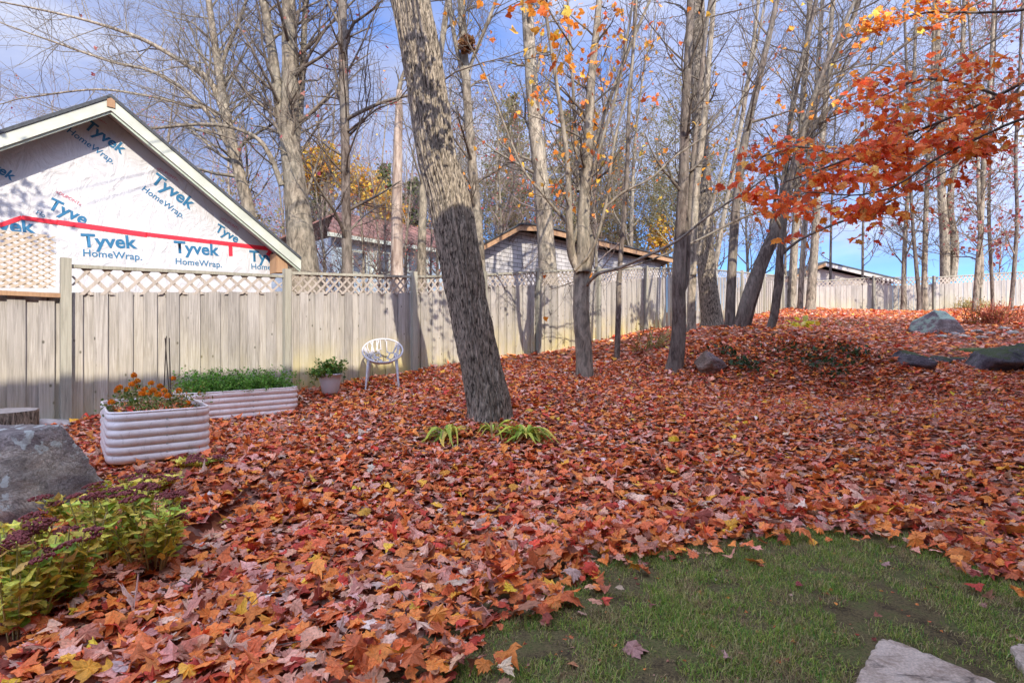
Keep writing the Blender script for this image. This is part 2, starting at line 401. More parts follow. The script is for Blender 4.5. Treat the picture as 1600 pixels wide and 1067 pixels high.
M['logo_blue'] = simple('blue print', (0.022, 0.13, 0.25), 0.6, 0.05, 6, bmp=0)
M['logo_red'] = simple('pale red print', (0.45, 0.04, 0.09), 0.6, 0.05, 6, bmp=0)
M['stem_green'] = simple('pale green stem', (0.42, 0.37, 0.16), 0.6, 0.2, 20, bmp=0)
M['sedum_head'] = simple('maroon seed head', (0.27, 0.075, 0.07), 0.85, 0.5, 60, bmp=0.8, bd=0.01)
M['stump_top'] = simple('cut stump top', (0.34, 0.29, 0.25), 0.9, 0.25, 25, bmp=0.4)
m, nt, b = newmat('white housewrap', 0.45, 0.4)
g = geo(nt)
wr = noise_(nt, mapping(nt, g, scale=(1.2, 1.2, 0.7)), 3.0, 6, 0.6, 1.2)
nt.links.new(ramp(nt, noise_(nt, g, 1.5, 4), [(0.3, (0.44, 0.44, 0.455)), (0.7, (0.53, 0.525, 0.53))]), b.inputs['Base Color'])
bump(nt, b, wr, 0.5, 0.12); M['wrap'] = m
# brick of the shed and siding of the houses
def sidemat(name, c1, c2, bw, bh, mort, mc, s=0.12):
    m, nt, b = newmat(name, 0.85, 0.2)
    g = geo(nt)
    sx = N(nt, 'ShaderNodeSeparateXYZ'); nt.links.new(g, sx.inputs[0])
    al = math_(nt, 'ADD', math_(nt, 'MULTIPLY', sx.outputs[0], 0.692), math_(nt, 'MULTIPLY', sx.outputs[1], 0.722))
    cb = N(nt, 'ShaderNodeCombineXYZ'); nt.links.new(al, cb.inputs[0]); nt.links.new(sx.outputs[2], cb.inputs[1])
    br = N(nt, 'ShaderNodeTexBrick'); nt.links.new(cb.outputs[0], br.inputs['Vector'])
    br.inputs['Scale'].default_value = 1; br.inputs['Brick Width'].default_value = bw; br.inputs['Row Height'].default_value = bh
    br.inputs['Mortar Size'].default_value = mort; br.inputs['Color1'].default_value = (*c1, 1); br.inputs['Color2'].default_value = (*c2, 1)
    br.inputs['Mortar'].default_value = (*mc, 1)
    c = mix(nt, 1.0, br.outputs['Color'], ramp(nt, noise_(nt, g, 2.5, 5), [(0.3, 0.8), (0.7, 1.15)]), 'MULTIPLY')
    nt.links.new(c, b.inputs['Base Color']); bump(nt, b, br.outputs['Fac'], -0.5, s * 0.1)
    return m
M['brick'] = sidemat('painted pale brick', (0.36, 0.345, 0.34), (0.48, 0.46, 0.45), 0.40, 0.13, 0.011, (0.15, 0.14, 0.14))
def lapmat(name, c1, pitch_):
    m, nt, b = newmat(name, 0.7, 0.3); g = geo(nt)
    sx = N(nt, 'ShaderNodeSeparateXYZ'); nt.links.new(g, sx.inputs[0])
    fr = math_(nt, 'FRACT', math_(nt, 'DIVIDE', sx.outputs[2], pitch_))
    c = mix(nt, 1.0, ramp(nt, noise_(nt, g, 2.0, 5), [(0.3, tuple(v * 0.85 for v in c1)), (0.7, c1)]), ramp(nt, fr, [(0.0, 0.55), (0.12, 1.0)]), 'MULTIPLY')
    nt.links.new(c, b.inputs['Base Color']); bump(nt, b, fr, 0.5, 0.03); return m
M['blue_siding'] = lapmat('pale blue lap siding', (0.36, 0.44, 0.50), 0.16)
M['beige_siding'] = lapmat('beige lap siding', (0.42, 0.39, 0.36), 0.14)
M['brown_siding'] = lapmat('dark brown lap siding', (0.10, 0.075, 0.06), 0.14)
M['rock_brown'] = rockmat('brown rock', (0.12, 0.085, 0.06), (0.30, 0.22, 0.17), lf=0.05, scale=4)
M['rust_roof'] = simple('red brown metal roof', (0.17, 0.085, 0.068), 0.6, 0.6, 2.2, bmp=0.2)
# ------------------------------------------------------------------ ground shape: smooth surface through measured points
KP = []   # (X, Y, ground z)
for (x, y, Z) in [(250, 620, 7.0), (600, 585, 9.55), (720, 568, 10.75), (800, 554, 11.9), (912, 537, 13.8), (1050, 512, 17.1), (1150, 498, 20.7), (1240, 481, 25.6),
                  (1300, 485, 28.0), (1400, 487, 28.3), (1500, 480, 28.5), (1600, 478, 29.0),
                  (765, 664, 6.6), (912, 589, 9.6), (1050, 578, 10.0), (1160, 512, 13.0), (1240, 515, 13.5), (1330, 525, 13.5), (1080, 600, 9.2), (1150, 600, 9.3), (1150, 558, 10.0), (1250, 604, 9.3), (1250, 556, 10.1), (1340, 600, 9.5), (1340, 554, 10.3),
                  (1470, 508, 17.0), (1500, 570, 10.8), (1600, 575, 10.5), (1400, 530, 14.5), (1600, 510, 16), (965, 560, 11.6), (1480, 490, 22),
                  (500, 690, 5.9), (640, 640, 7.3), (1000, 650, 7.0), (1200, 650, 7.0), (1400, 650, 7.0), (1560, 650, 7.0)]:
    q = P(x, y, Z); KP.append((q[0], q[1], q[2]))
KP += [(-5.1, 6.35, 0.50), (-6.6, 4.6, 0.48), (-3.3, 4.9, 0.36), (-4.0, 4.0, 0.20), (-3.0, 7.6, 0.51), (-3.6, 6.9, 0.46), (-2.2, 8.6, 0.70), (-3.3, 3.2, 0.10), (-1.5, 4.6, 0.16)]
for X in (-6, -3, -1, 1, 3, 5):
    for Y in (-1.5, 0.8, 2.6): KP.append((X, Y, 0.0))
KP += [(0.5, 4.1, 0.02), (2.5, 4.2, 0.02), (4.5, 4.0, 0.04), (8, 3, 0.1), (10, 6, 0.45), (14, 9, 0.9)]
KP = np.array(KP)
def tps_k(r2): return 0.5 * r2 * np.log(r2 + 1e-9)
_n = len(KP)
_D = ((KP[:, None, :2] - KP[None, :, :2]) ** 2).sum(-1)
_A = np.zeros((_n + 3, _n + 3)); _A[:_n, :_n] = tps_k(_D) + np.eye(_n) * 0.02
_Pm = np.hstack([np.ones((_n, 1)), KP[:, :2]]); _A[:_n, _n:] = _Pm; _A[_n:, :_n] = _Pm.T
_W = np.linalg.solve(_A, np.concatenate([KP[:, 2], np.zeros(3)]))
def G(X, Y):
    X = np.atleast_1d(np.asarray(X, float)).copy(); Y = np.atleast_1d(np.asarray(Y, float)).copy()
    X = np.clip(X, -7, 27); Y = np.clip(Y, -2, 29)
    p = X * FP[0] + Y * FP[1]; over = np.clip(p - 8.6, 0, None); X -= over * FP[0]; Y -= over * FP[1]
    p2 = X * FP[0] + Y * FP[1]; lo = np.clip(-3.0 - p2, 0, None) * (Y > 5); X += lo * FP[0]; Y += lo * FP[1]
    d2 = (X[:, None] - KP[None, :, 0]) ** 2 + (Y[:, None] - KP[None, :, 1]) ** 2
    z = tps_k(d2) @ _W[:_n] + _W[_n] + _W[_n + 1] * X + _W[_n + 2] * Y
    flat = 1 / (1 + np.exp((Y - 4.3 + 0 * X) * 3))            # the lawn by the house is level
    z = z * (1 - flat * (X > -2.2))
    return np.clip(z, -0.05, 4)
def g1(X, Y): return float(G(X, Y)[0])
def GP(x, y, z0=1.5, z1=40):
    Z = np.arange(z0, z1, 0.04); k = (x - 800) / FPX
    ray = EYE + (533.5 - y) / FPX * Z; gz = G(k * Z, Z)
    hit = np.nonzero(ray <= gz)[0]
    i = hit[0] if len(hit) else len(Z) - 1
    return np.array((k * Z[i], Z[i], gz[i]))

m, nt, b = newmat('leaf mould ground', 0.95, 0.1)
g = geo(nt)
vo = N(nt, 'ShaderNodeTexVoronoi'); vo.inputs['Scale'].default_value = 16; nt.links.new(g, vo.inputs['Vector'])
c = ramp(nt, N(nt, 'ShaderNodeSeparateColor').outputs[0], [(0, 0.5), (1, 0.5)])
sc_ = N(nt, 'ShaderNodeSeparateColor'); nt.links.new(vo.outputs['Color'], sc_.inputs[0])
c = ramp(nt, sc_.outputs[0], [(0.0, (0.16, 0.05, 0.03)), (0.35, (0.32, 0.10, 0.05)), (0.6, (0.42, 0.16, 0.08)), (0.8, (0.36, 0.20, 0.15)), (1.0, (0.46, 0.3, 0.23))])
c = mix(nt, 1.0, c, ramp(nt, noise_(nt, g, 3, 5), [(0.3, 0.6), (0.7, 1.2)]), 'MULTIPLY')
nt.links.new(c, b.inputs['Base Color']); bump(nt, b, vo.outputs['Distance'], 0.7, 0.03); M['mould'] = m
xs = np.concatenate([np.array([-900, -300, -100, -50, -25, -14]), np.arange(-9, 30, 0.22), np.array([32, 36, 45, 60, 100, 300, 900])])
ys = np.concatenate([np.array([-900, -300, -80, -30, -12, -6]), np.arange(-3, 31, 0.22), np.array([33, 37, 45, 60, 100, 300, 900])])
XX, YY = np.meshgrid(xs, ys)
ZZ = G(XX.ravel(), YY.ravel()).reshape(XX.shape)
nx, ny = len(xs), len(ys)
i, j = np.meshgrid(np.arange(nx - 1), np.arange(ny - 1)); a_ = (j * nx + i).ravel()
mb = MB(); mb.add(np.stack([XX.ravel(), YY.ravel(), ZZ.ravel()], 1), np.stack([a_, a_ + 1, a_ + nx + 1, a_ + nx], 1))
ground = mb.build('ground', M['mould'], smooth=True); setp(ground, kind='structure')

# ------------------------------------------------------------------ lawn patch
EDGE = [(640, 1110), (690, 1067), (725, 1010), (770, 985), (830, 960), (845, 922), (905, 912), (925, 885), (1000, 868), (1070, 858), (1150, 850), (1190, 838), (1260, 830), (1330, 836),
        (1380, 826), (1425, 842), (1480, 872), (1560, 906), (1620, 930), (1700, 965), (1900, 1000)]
def gpz(x, y, zt=0.0): Z = (EYE - zt) * FPX / (y - 533.5); return ((x - 800) / FPX * Z, Z)
LP = [gpz(x, y) for x, y in EDGE]
LPOLY = np.array(LP + [(3.2, 0.8), (3.0, 0.0), (-1.0, 0.0), (-0.7, 1.2)])
def in_poly(X, Y, poly=LPOLY):
    ins = np.zeros(len(X), bool); n = len(poly)
    for i in range(n):
        x1, y1 = poly[i]; x2, y2 = poly[(i + 1) % n]
        c = ((y1 > Y) != (y2 > Y)) & (X < (x2 - x1) * (Y - y1) / (y2 - y1 + 1e-12) + x1)
        ins ^= c
    return ins
def edge_dist(X, Y):
    d = np.full(len(X), 1e9)
    for i in range(len(LP) - 1):
        a = np.array(LP[i]); b2 = np.array(LP[i + 1]); ab = b2 - a
        t = np.clip(((X - a[0]) * ab[0] + (Y - a[1]) * ab[1]) / (ab @ ab), 0, 1)
        d = np.minimum(d, np.hypot(X - a[0] - t * ab[0], Y - a[1] - t * ab[1]))
    return d
m, nt, b = newmat('lawn soil and thatch', 0.95, 0.1)
g = geo(nt)
c = ramp(nt, noise_(nt, g, 5, 6, 0.6), [(0.36, (0.04, 0.027, 0.02)), (0.48, (0.13, 0.105, 0.05)), (0.62, (0.11, 0.13, 0.04))])
c = mix(nt, ramp(nt, noise_(nt, g, 70, 6, 0.75), [(0.42, 0.0), (0.6, 0.8)]), c, (0.20, 0.15, 0.07))
c = mix(nt, ramp(nt, noise_(nt, mapping(nt, g, loc=(5, 5, 0)), 110, 6, 0.8), [(0.5, 0.0), (0.62, 0.9)]), c, (0.04, 0.03, 0.02))
nt.links.new(c, b.inputs['Base Color']); bump(nt, b, noise_(nt, g, 50, 6), 0.8, 0.03); M['lawn'] = m
gx = np.arange(-1.2, 5.4, 0.06); gy = np.arange(0.2, 4.7, 0.06)
LX, LY = np.meshgrid(gx, gy)
bz = np.array([mnoise.noise((a * 2.2, b_ * 2.2, 0)) for a, b_ in zip(LX.ravel(), LY.ravel())]) * 0.016
lz = np.where(in_poly(LX.ravel(), LY.ravel()) | (edge_dist(LX.ravel(), LY.ravel()) < 0.25), 0.012 + np.abs(bz), -0.04)
n1 = len(gx); i, j = np.meshgrid(np.arange(n1 - 1), np.arange(len(gy) - 1)); a_ = (j * n1 + i).ravel()
mb = MB(); mb.add(np.stack([LX.ravel(), LY.ravel(), lz], 1), np.stack([a_, a_ + 1, a_ + n1 + 1, a_ + n1], 1))
lawn = mb.build('lawn', M['lawn'], smooth=True); setp(lawn, kind='structure')
# grass blades
n = 240000
X = rng.uniform(-1.0, 5.0, n); Y = rng.uniform(1.9, 4.4, n)
SLAB = np.array([gpz(1372, 999), gpz(1560, 1067), gpz(1700, 1130), gpz(1290, 1135)])
dens = np.array([mnoise.noise((a * 2.6, b_ * 2.6, 5.0)) + 0.5 * mnoise.noise((a * 9, b_ * 9, 1.0)) for a, b_ in zip(X, Y)])
keep = in_poly(X, Y) & ~in_poly(X, Y, SLAB) & (dens + rng.uniform(-0.25, 0.25, n) > -0.2) & (X < 0.97 * Y + 1.0)
X, Y, dens = X[keep], Y[keep], dens[keep]; n = len(X)
L = rng.uniform(0.016, 0.052, n) * (1 + 0.5 * dens); az = rng.uniform(0, 2 * math.pi, n); lean = rng.uniform(0.3, 1.7, n); w = rng.uniform(0.0010, 0.0021, n)
dx, dy = np.cos(az), np.sin(az); px_, py_ = -dy, dx
b0 = np.stack([X, Y, np.full(n, 0.012)], 1); side = np.stack([px_, py_, 0 * px_], 1) * w[:, None]
mid = b0 + np.stack([dx * np.sin(lean * 0.6) * L * 0.55, dy * np.sin(lean * 0.6) * L * 0.55, np.cos(lean * 0.6) * L * 0.55], 1)
tip = mid + np.stack([dx * np.sin(lean * 1.2) * L * 0.5, dy * np.sin(lean * 1.2) * L * 0.5, np.cos(lean * 1.2) * L * 0.5], 1)
V = np.stack([b0 - side, b0 + side, mid + side * 0.8, mid - side * 0.8, tip], 1).reshape(-1, 3)
bs = (np.arange(n) * 5)[:, None]
mtl = np.array([mnoise.noise((a * 5.5, b_ * 5.5, 2.0)) + 0.6 * mnoise.noise((a * 14, b_ * 14, 7.0)) for a, b_ in zip(X, Y)]) + rng.normal(0, 0.16, n)
colg = pick([(5, (0.23, 0.35, 0.05)), (4, (0.37, 0.41, 0.08)), (3, (0.52, 0.44, 0.18)), (2, (0.10, 0.26, 0.04))], n)
strawc = pick([(3, (0.46, 0.37, 0.17)), (2, (0.34, 0.22, 0.12)), (2, (0.38, 0.36, 0.12))], n)
colg = np.where((mtl > 0.22)[:, None], strawc, colg)
mb = MB(); mb.add(V, bs + np.array([[0, 1, 2, 3]]), np.repeat(colg, 5, 0)); mb.F.append(bs + np.array([[3, 2, 4]])); mb.M.append(np.zeros(n, dtype=np.int32))
gr = mb.build('grass', M['grass']); setp(gr, kind='stuff')

# ------------------------------------------------------------------ fallen leaves
PAL = [(24, (0.70, 0.345, 0.235)), (30, (0.74, 0.19, 0.065)), (24, (0.84, 0.265, 0.06)), (6, (0.72, 0.46, 0.34)), (6, (0.38, 0.08, 0.05)), (10, (0.54, 0.225, 0.14)), (3, (0.86, 0.40, 0.05)),
       (0.6, (0.84, 0.56, 0.06)), (7, (0.62, 0.08, 0.045)), (1, (0.74, 0.58, 0.48))]
OBST = []      # footprints (X, Y, r) kept free of leaves
def scatter(n, y0, y1, size, margin=1.06):
    u = rng.uniform(0, 1, n); Y = np.sqrt(y0 * y0 + u * (y1 * y1 - y0 * y0)); X = rng.uniform(-1, 1, n) * (0.945 * Y + 1.5)
    p = X * FP[0] + Y * FP[1]; ok = (p < 8.10) & (p > -2.1)
    far = (Y > 27.5); ok &= ~far
    ip = in_poly(X, Y); ed = edge_dist(X, Y)
    ok &= ~(ip & (ed > 0.03 + 0.40 * rng.uniform(0, 1, n) ** 5 + 0.05 * np.sin(X * 9) * np.cos(Y * 7)))
    X, Y, ed = X[ok], Y[ok], ed[ok]; n = len(X)
    z = G(X, Y)
    pile = 0.085 * np.exp(-((ed - 0.22) / 0.22) ** 2) * np.clip(Y * 0 + 1, 0, 1)
    hum = np.array([mnoise.noise((a * 1.3, b_ * 1.3, 3.3)) for a, b_ in zip(X, Y)]) * 0.03
    z = z + np.clip(hum, 0, 1) + rng.uniform(0.0, 1.0, n) * (0.03 + pile) 
    pos = np.stack([X, Y, z], 1)
    sz = rng.normal(size, size * 0.30, n).clip(size * 0.40, size * 1.8)
    tilt = np.abs(rng.normal(0, 0.24 , n)) + (ed < 0.35) * np.abs(rng.normal(0, 0.25, n))
    return pos, sz, tilt, rng.uniform(0, 6.283, n), rng.uniform(0, 6.283, n)
mb = MB()
p1, s1, t1, a1, q1 = scatter(21500, 1.6, 5.6, 0.058)
c1 = pick(PAL, len(p1))
# nearest 300 as leaves of their own
pxs = 800 + FPX * p1[:, 0] / p1[:, 1]; pys = 533.5 + FPX * (EYE - p1[:, 2]) / p1[:, 1]
vis = np.nonzero((pxs > 10) & (pxs < 1590) & (pys < 1060))[0]
vis = vis[np.argsort(p1[vis, 1] - p1[vis, 2] * 3)][:300]
own = np.zeros(len(p1), bool); own[vis] = True
def sub(m_, *arr): return [a[m_] for a in arr]
P1 = sub(~own, p1, s1, t1, a1, q1)
add_leaves(mb, *P1, LEAF_HI, c1[~own], 0.42, lift=True)
for k in vis:
    q = MB(); sl = slice(k, k + 1)
    pp = p1[sl].copy(); pp[:, 2] += 0.012
    add_leaves(q, pp, s1[sl] * 1.08, t1[sl], a1[sl], q1[sl], LEAF_HI, c1[sl], 0.42, lift=True)
    q.build('fallen_leaf', M['litter_leaf'], ground)
p2 = scatter(64000, 5.5, 11.0, 0.049); add_leaves(mb, *p2, LEAF_MID, pick(PAL, len(p2[0])), 0.38, lift=True)
PALF = [(w_, c_) for w_, c_ in PAL]
p3 = scatter(69000, 10.8, 27.5, 0.066); add_leaves(mb, *p3, LEAF_LO, pick(PALF, len(p3[0])), 0.32, lift=True)
# crumbs of leaf trodden into the grass
nq = 500; Xq = rng.uniform(-0.8, 4, nq); Yq = rng.uniform(2.2, 4.3, nq); kq = in_poly(Xq, Yq) & ~in_poly(Xq, Yq, SLAB); Xq, Yq = Xq[kq], Yq[kq]; nq = len(Xq)
add_leaves(mb, np.stack([Xq, Yq, np.full(nq, 0.02)], 1), rng.uniform(0.006, 0.020, nq), rng.uniform(0, 0.7, nq), rng.uniform(0, 6, nq), rng.uniform(0, 6, nq), LEAF_MID, pick(PAL, nq) * 0.8, 0.4)
lit = mb.build('fallen_leaves', M['litter_leaf']); setp(lit, kind='stuff')
# fallen twigs on the leaves
T = None
class _T: pass
mbt = MB()
for k in range(110):
    Y = rng.uniform(2.4, 11); X = rng.uniform(-0.9, 0.9) * Y
    if X * FP[0] + Y * FP[1] > 7.8 or in_poly(np.array([X]), np.array([Y]))[0]: continue
    z = g1(X, Y) + 0.05; a = rng.uniform(0, 6.28); Lt = rng.uniform(0.12, 0.5); q0_ = np.array((X, Y, z)); dd = np.array((math.cos(a), math.sin(a), 0.0))
    pts = [q0_ + dd * Lt * t + np.array((0, 0, 0.02 * math.sin(t * 3))) + rng.normal(0, 0.012, 3) for t in np.linspace(0, 1, 5)]
    tube_mb(pts, [0.004, 0.0035, 0.003, 0.0025, 0.0015], 4, mbt)
setp(mbt.build('fallen_twigs', M['twig']), kind='stuff')
# loose leaves on the open grass
for (x, y, c_, s_) in [(990, 1022, (0.42, 0.22, 0.18), 0.075), (977, 885, (0.45, 0.28, 0.22), 0.045), (1190, 895, (0.45, 0.13, 0.07), 0.035), (1246, 921, (0.28, 0.05, 0.05), 0.035), (1380, 888, (0.42, 0.24, 0.2), 0.05),
                       (1139, 1038, (0.50, 0.28, 0.24), 0.04), (1018, 953, (0.30, 0.12, 0.09), 0.03), (910, 968, (0.50, 0.30, 0.22), 0.035), (895, 1050, (0.55, 0.25, 0.12), 0.035), (1370, 972, (0.4, 0.15, 0.1), 0.03),
                       (1393, 862, (0.50, 0.30, 0.22), 0.045), (1445, 858, (0.45, 0.22, 0.17), 0.05), (1507, 890, (0.42, 0.18, 0.13), 0.045), (1052, 880, (0.30, 0.08, 0.06), 0.04), (1013, 887, (0.30, 0.06, 0.06), 0.035),
                       (1535, 955, (0.4, 0.2, 0.15), 0.03), (852, 985, (0.42, 0.18, 0.12), 0.04), (1592, 1003, (0.50, 0.25, 0.18), 0.05), (870, 938, (0.48, 0.2, 0.1), 0.05), (1228, 1040, (0.3, 0.1, 0.06), 0.02)]:
    X, Y = gpz(x, y); q = MB()
    add_leaves(q, np.array([[X, Y, 0.035]]), np.array([s_]), np.array([0.3]), rng.uniform(0, 6, 1), rng.uniform(0, 6, 1), LEAF_HI, np.array([c_]), 0.4)
    o = q.build('maple_leaf', M['litter_leaf']); setp(o, 'curled fallen maple leaf lying alone on the open grass', 'leaf', 'loose leaves on the open grass')
# yellow round leaf standing on the red ones
q = MB(); c0 = GP(1053, 694); th = np.linspace(0, math.pi, 9)
V = [(c0[0] + 0.062 * math.cos(t), c0[1] + 0.01 * math.sin(3 * t), c0[2] + 0.03 + 0.06 * math.sin(t)) for t in th] + [(c0[0], c0[1] - 0.035, c0[2] + 0.035)]
q.add(V, [[9, i, i + 1] for i in range(8)], (0.75, 0.50, 0.03))
setp(q.build('yellow_leaf', M['litter_leaf']), 'single round bright yellow leaf standing upright among the red fallen leaves', 'leaf')
# paving stones
def stone_prism(pts, z0, z1, name, label, cat, mat_):
    rough = []
    for (xa, ya), (xb, yb) in zip(pts, pts[1:] + pts[:1]):
        for t in np.linspace(0, 1, 9)[:-1]: rough.append((xa + (xb - xa) * t + (rng.normal(0, 0.005) if t else 0), ya + (yb - ya) * t + (rng.normal(0, 0.005) if t else 0)))
    pts = rough
    q = MB(); n = len(pts); cx = sum(p_[0] for p_ in pts) / n; cy = sum(p_[1] for p_ in pts) / n
    ring = lambda f, z: [(cx + (x - cx) * f, cy + (y - cy) * f, z) for x, y in pts]
    r0, r1, r2 = ring(1, z0), ring(1, z1 - 0.012), ring(0.975, z1)
    q.add(r0 + r1 + r2, [[k * n + i, k * n + (i + 1) % n, (k + 1) * n + (i + 1) % n, (k + 1) * n + i] for k in (0, 1) for i in range(n)])
    q.add(r2, [list(range(n))])
    return setp(q.build(name, mat_), label, cat)
stone_prism([gpz(1330, 1075, 0.045), gpz(1352, 1030, 0.045), gpz(1372, 999, 0.045), gpz(1390, 997, 0.045), gpz(1470, 1028, 0.045), gpz(1560, 1067, 0.045), gpz(1700, 1130, 0.045), gpz(1290, 1135, 0.045)], -0.03, 0.045, 'paving_stone', 'large pale worn flagstone set in the grass at the bottom of the picture', 'paving stone', M['flagstone'])
stone_prism([gpz(1579, 1012, 0.045), gpz(1592, 1006, 0.045), gpz(1650, 1012, 0.045), gpz(1660, 1060, 0.045), gpz(1600, 1050, 0.045)], -0.03, 0.05, 'paving_stone', 'small grey paving stone cut off by the right edge of the lawn', 'paving stone', M['flagstone'])

# ------------------------------------------------------------------ long board fence
FDs = 8.15
def sy(x): return s_of(x, FDs)
_rt = [(-200, 405), (102, 413), (444, 430), (453, 424), (645, 431), (756, 428), (840, 423), (1049, 417), (1120, 421), (1262, 434)]
_bt = [(-200, 457), (110, 457), (440, 456), (645, 458), (765, 447), (897, 444), (1049, 433), (1150, 433), (1262, 444)]
RTs = [sh(x, y, FDs) for x, y in _rt]; BTs = [sh(x, y, FDs) for x, y in _bt]
def rt(s): return float(np.interp(s, [q[0] for q in RTs], [q[1] for q in RTs]))
def bt(s): return float(np.interp(s, [q[0] for q in BTs], [q[1] for q in BTs]))
S0, S1 = -1.6, sy(1262)
fence = empty('board_fence', sdh(4, FDs, g1(*sdh(4, FDs, 0)[:2])), 'long weathered grey board fence with lattice top, running up the slope on the left', 'fence')
f3 = (*FD, 0); p3_ = (*FP, 0)
def board(s0, s1, top0, top1, D, parent, fl=None):
    c = fl or (lambda s, off, h: sdh(s, FDs + off, h))
    q = MB()
    bot = min(g1(*c(s0, 0, 0)[:2]), g1(*c(s1, 0, 0)[:2])) - 0.06
    V = [c(s0, D, bot), c(s1, D, bot), c(s1, D + 0.018, bot), c(s0, D + 0.018, bot), c(s0, D, top0), c(s1, D, top1), c(s1, D + 0.018, top1), c(s0, D + 0.018, top0)]
    gm = bot + 0.06
    mid_ = [(v[0], v[1], gm + 0.75) for v in V[:4]]; 
    C = [(0.1 if 3.6 < s0 < 17 and fl is None else 0.6, 1, 1)] * 4 + [(0.92, 1, 1)] * 4 + [(1, 1, 1)] * 4
    VV = V[:4] + mid_ + V[4:]
    q.add(VV, [[0, 3, 2, 1], [8, 9, 10, 11]] + [[k + i, k + (i + 1) % 4, k + 4 + (i + 1) % 4, k + 4 + i] for k in (0, 4) for i in range(4)], C)
    return q.build('board', M['board'], parent)
s = S0; k = 0
while s < S1:
    wd = rng.uniform(0.135, 0.155) if k % 2 == 0 else rng.uniform(0.10, 0.12); e = s + wd
    if e > S1: break
    jit = rng.normal(0, 0.004); lap = 0.012 if k % 2 else 0.0      # every other board stands behind its neighbours
    board(s - lap, e + lap, bt(s) + jit, bt(e) + jit, rng.uniform(-0.003, 0.003) + (0.032 if k % 2 else 0), fence)
    s = e + (0.0 if k % 2 else 0.0); k += 1
post_s = [sy(x) for x in (102, 447, 645)] + [7.65] + [sy(840)] + [11.7, 14.1, 16.5, 18.9, 21.3, 23.7, 26.1, 28.5]
post_s = [-1.5] + post_s + [S1]
for s in post_s[1:]:
    q = MB(); h1 = rt(s) + (0.07 if s < 6 else 0.05); h0 = g1(*sdh(s, FDs, 0)[:2]) - 0.05
    q.box(sdh(s, FDs - 0.03, (h0 + h1) / 2), (0.10, 0.09, h1 - h0), f3, p3_)
    q.build('post', M['post'], fence)
def lattice(s0, s1, lo, hi, D, pitch, wd, name, mat_, parent, c=None, ang=1.0):
    """crossed slats cut to the panel between heights lo(s) and hi(s)"""
    c = c or (lambda s, off, h: sdh(s, FDs + off, h))
    q = MB(); H = hi((s0 + s1) / 2) - lo((s0 + s1) / 2)
    for sgn, off in ((1, 0.0), (-1, 0.009)):
        t = s0 - H / ang
        while t < s1 + H / ang:
            pts = []
            run = H / ang
            a, b_ = (t, t + run * 1.0) if sgn > 0 else (t + run, t)
            # parameter v from 0 (bottom) to 1 (top); s = a + (b_-a) v
            v0, v1 = 0.0, 1.0
            for lim, lower in ((s0, True), (s1, False)):
                da = b_ - a; vv = (lim - a) / da
                if (da > 0) == lower: v0 = max(v0, vv)
                else: v1 = min(v1, vv)
            if v1 - v0 > 0.06:
                hw = wd / 2 * math.sqrt(1 + ang * ang) / ang
                V = []
                for v in (v0, v1):
                    for e in (-hw, hw):
                        ss = min(max(a + (b_ - a) * v + e, s0), s1); hh = lo(ss) + (hi(ss) - lo(ss)) * v
                        V.append((ss, hh))
                A = [c(V[0][0], D + off, V[0][1]), c(V[1][0], D + off, V[1][1]), c(V[3][0], D + off, V[3][1]), c(V[2][0], D + off, V[2][1])]
                B = [c(V[0][0], D + off + 0.008, V[0][1]), c(V[1][0], D + off + 0.008, V[1][1]), c(V[3][0], D + off + 0.008, V[3][1]), c(V[2][0], D + off + 0.008, V[2][1])]
                q.add(A + B, BOXF)
            t += pitch
    o = q.build(name, mat_, parent); setp(o, kind='stuff'); return o
for a, b_ in zip(post_s[1:-1], post_s[2:]):
    lattice(a + 0.05, b_ - 0.05, lambda s: bt(s) - 0.03, lambda s: rt(s) - 0.02, 0.0, 0.20 if a < 1.5 else 0.15, 0.038 if a < 1.5 else 0.031, 'lattice_panel', M['lattice'], fence)
    q = MB(); m0, m1 = a + 0.05, b_ - 0.05
    V = [sdh(s_, FDs + d, rt(s_) + h) for h in (-0.04, 0.0) for s_, d in ((m0, -0.03), (m1, -0.03), (m1, 0.045), (m0, 0.045))]
    q.add(V, BOXF); q.build('top_rail', M['post'], fence)
# taller tan lattice at the far left with its trim board
sL = post_s[1]
hi_ = lambda s: sh(60, 366, FDs)[1] + 0 * s
tl = lattice(-1.5, sL - 0.08, lambda s: bt(s) + 0.05, hi_, -0.02, 0.115, 0.031, 'tan_lattice', M['tan_lattice'], fence, ang=0.62)
q = MB(); q.box(sdh((sL - 0.05 - 1.5) / 2, FDs - 0.035, bt(0) + 0.022), (sL - 0.05 + 1.5, 0.05, 0.05), f3, p3_); q.build('trim_board', M['fresh_wood'], fence)

# far fence across the top of the yard
cn = np.array(sdh(S1, FDs, 0)[:2]); far_end = np.array(P(1720, 0, 29.6)[:2]); fd2 = far_end - cn; Lf = float(np.linalg.norm(fd2)); fd2 /= Lf; fp2 = np.array((-fd2[1], fd2[0]))
def cf(s, off, h): q = cn + fd2 * s + fp2 * off; return (q[0], q[1], h)
def s_far(x):
    k = (x - 800) / FPX; return float((k * cn[1] - cn[0]) / (fd2[0] - k * fd2[1]))
def hfar(x, y): s = s_far(x); q = cf(s, 0, 0); return s, EYE + (533.5 - y) / FPX * q[1]
FR = [hfar(x, y) for x, y in ((1262, 440), (1364, 433), (1400, 436), (1480, 432), (1600, 424), (1720, 418))]
FB = [hfar(x, y) for x, y in ((1262, 448), (1364, 445), (1400, 446), (1480, 443), (1600, 436), (1720, 430))]
rt2 = lambda s: float(np.interp(s, [q[0] for q in FR], [q[1] for q in FR])); bt2 = lambda s: float(np.interp(s, [q[0] for q in FB], [q[1] for q in FB]))
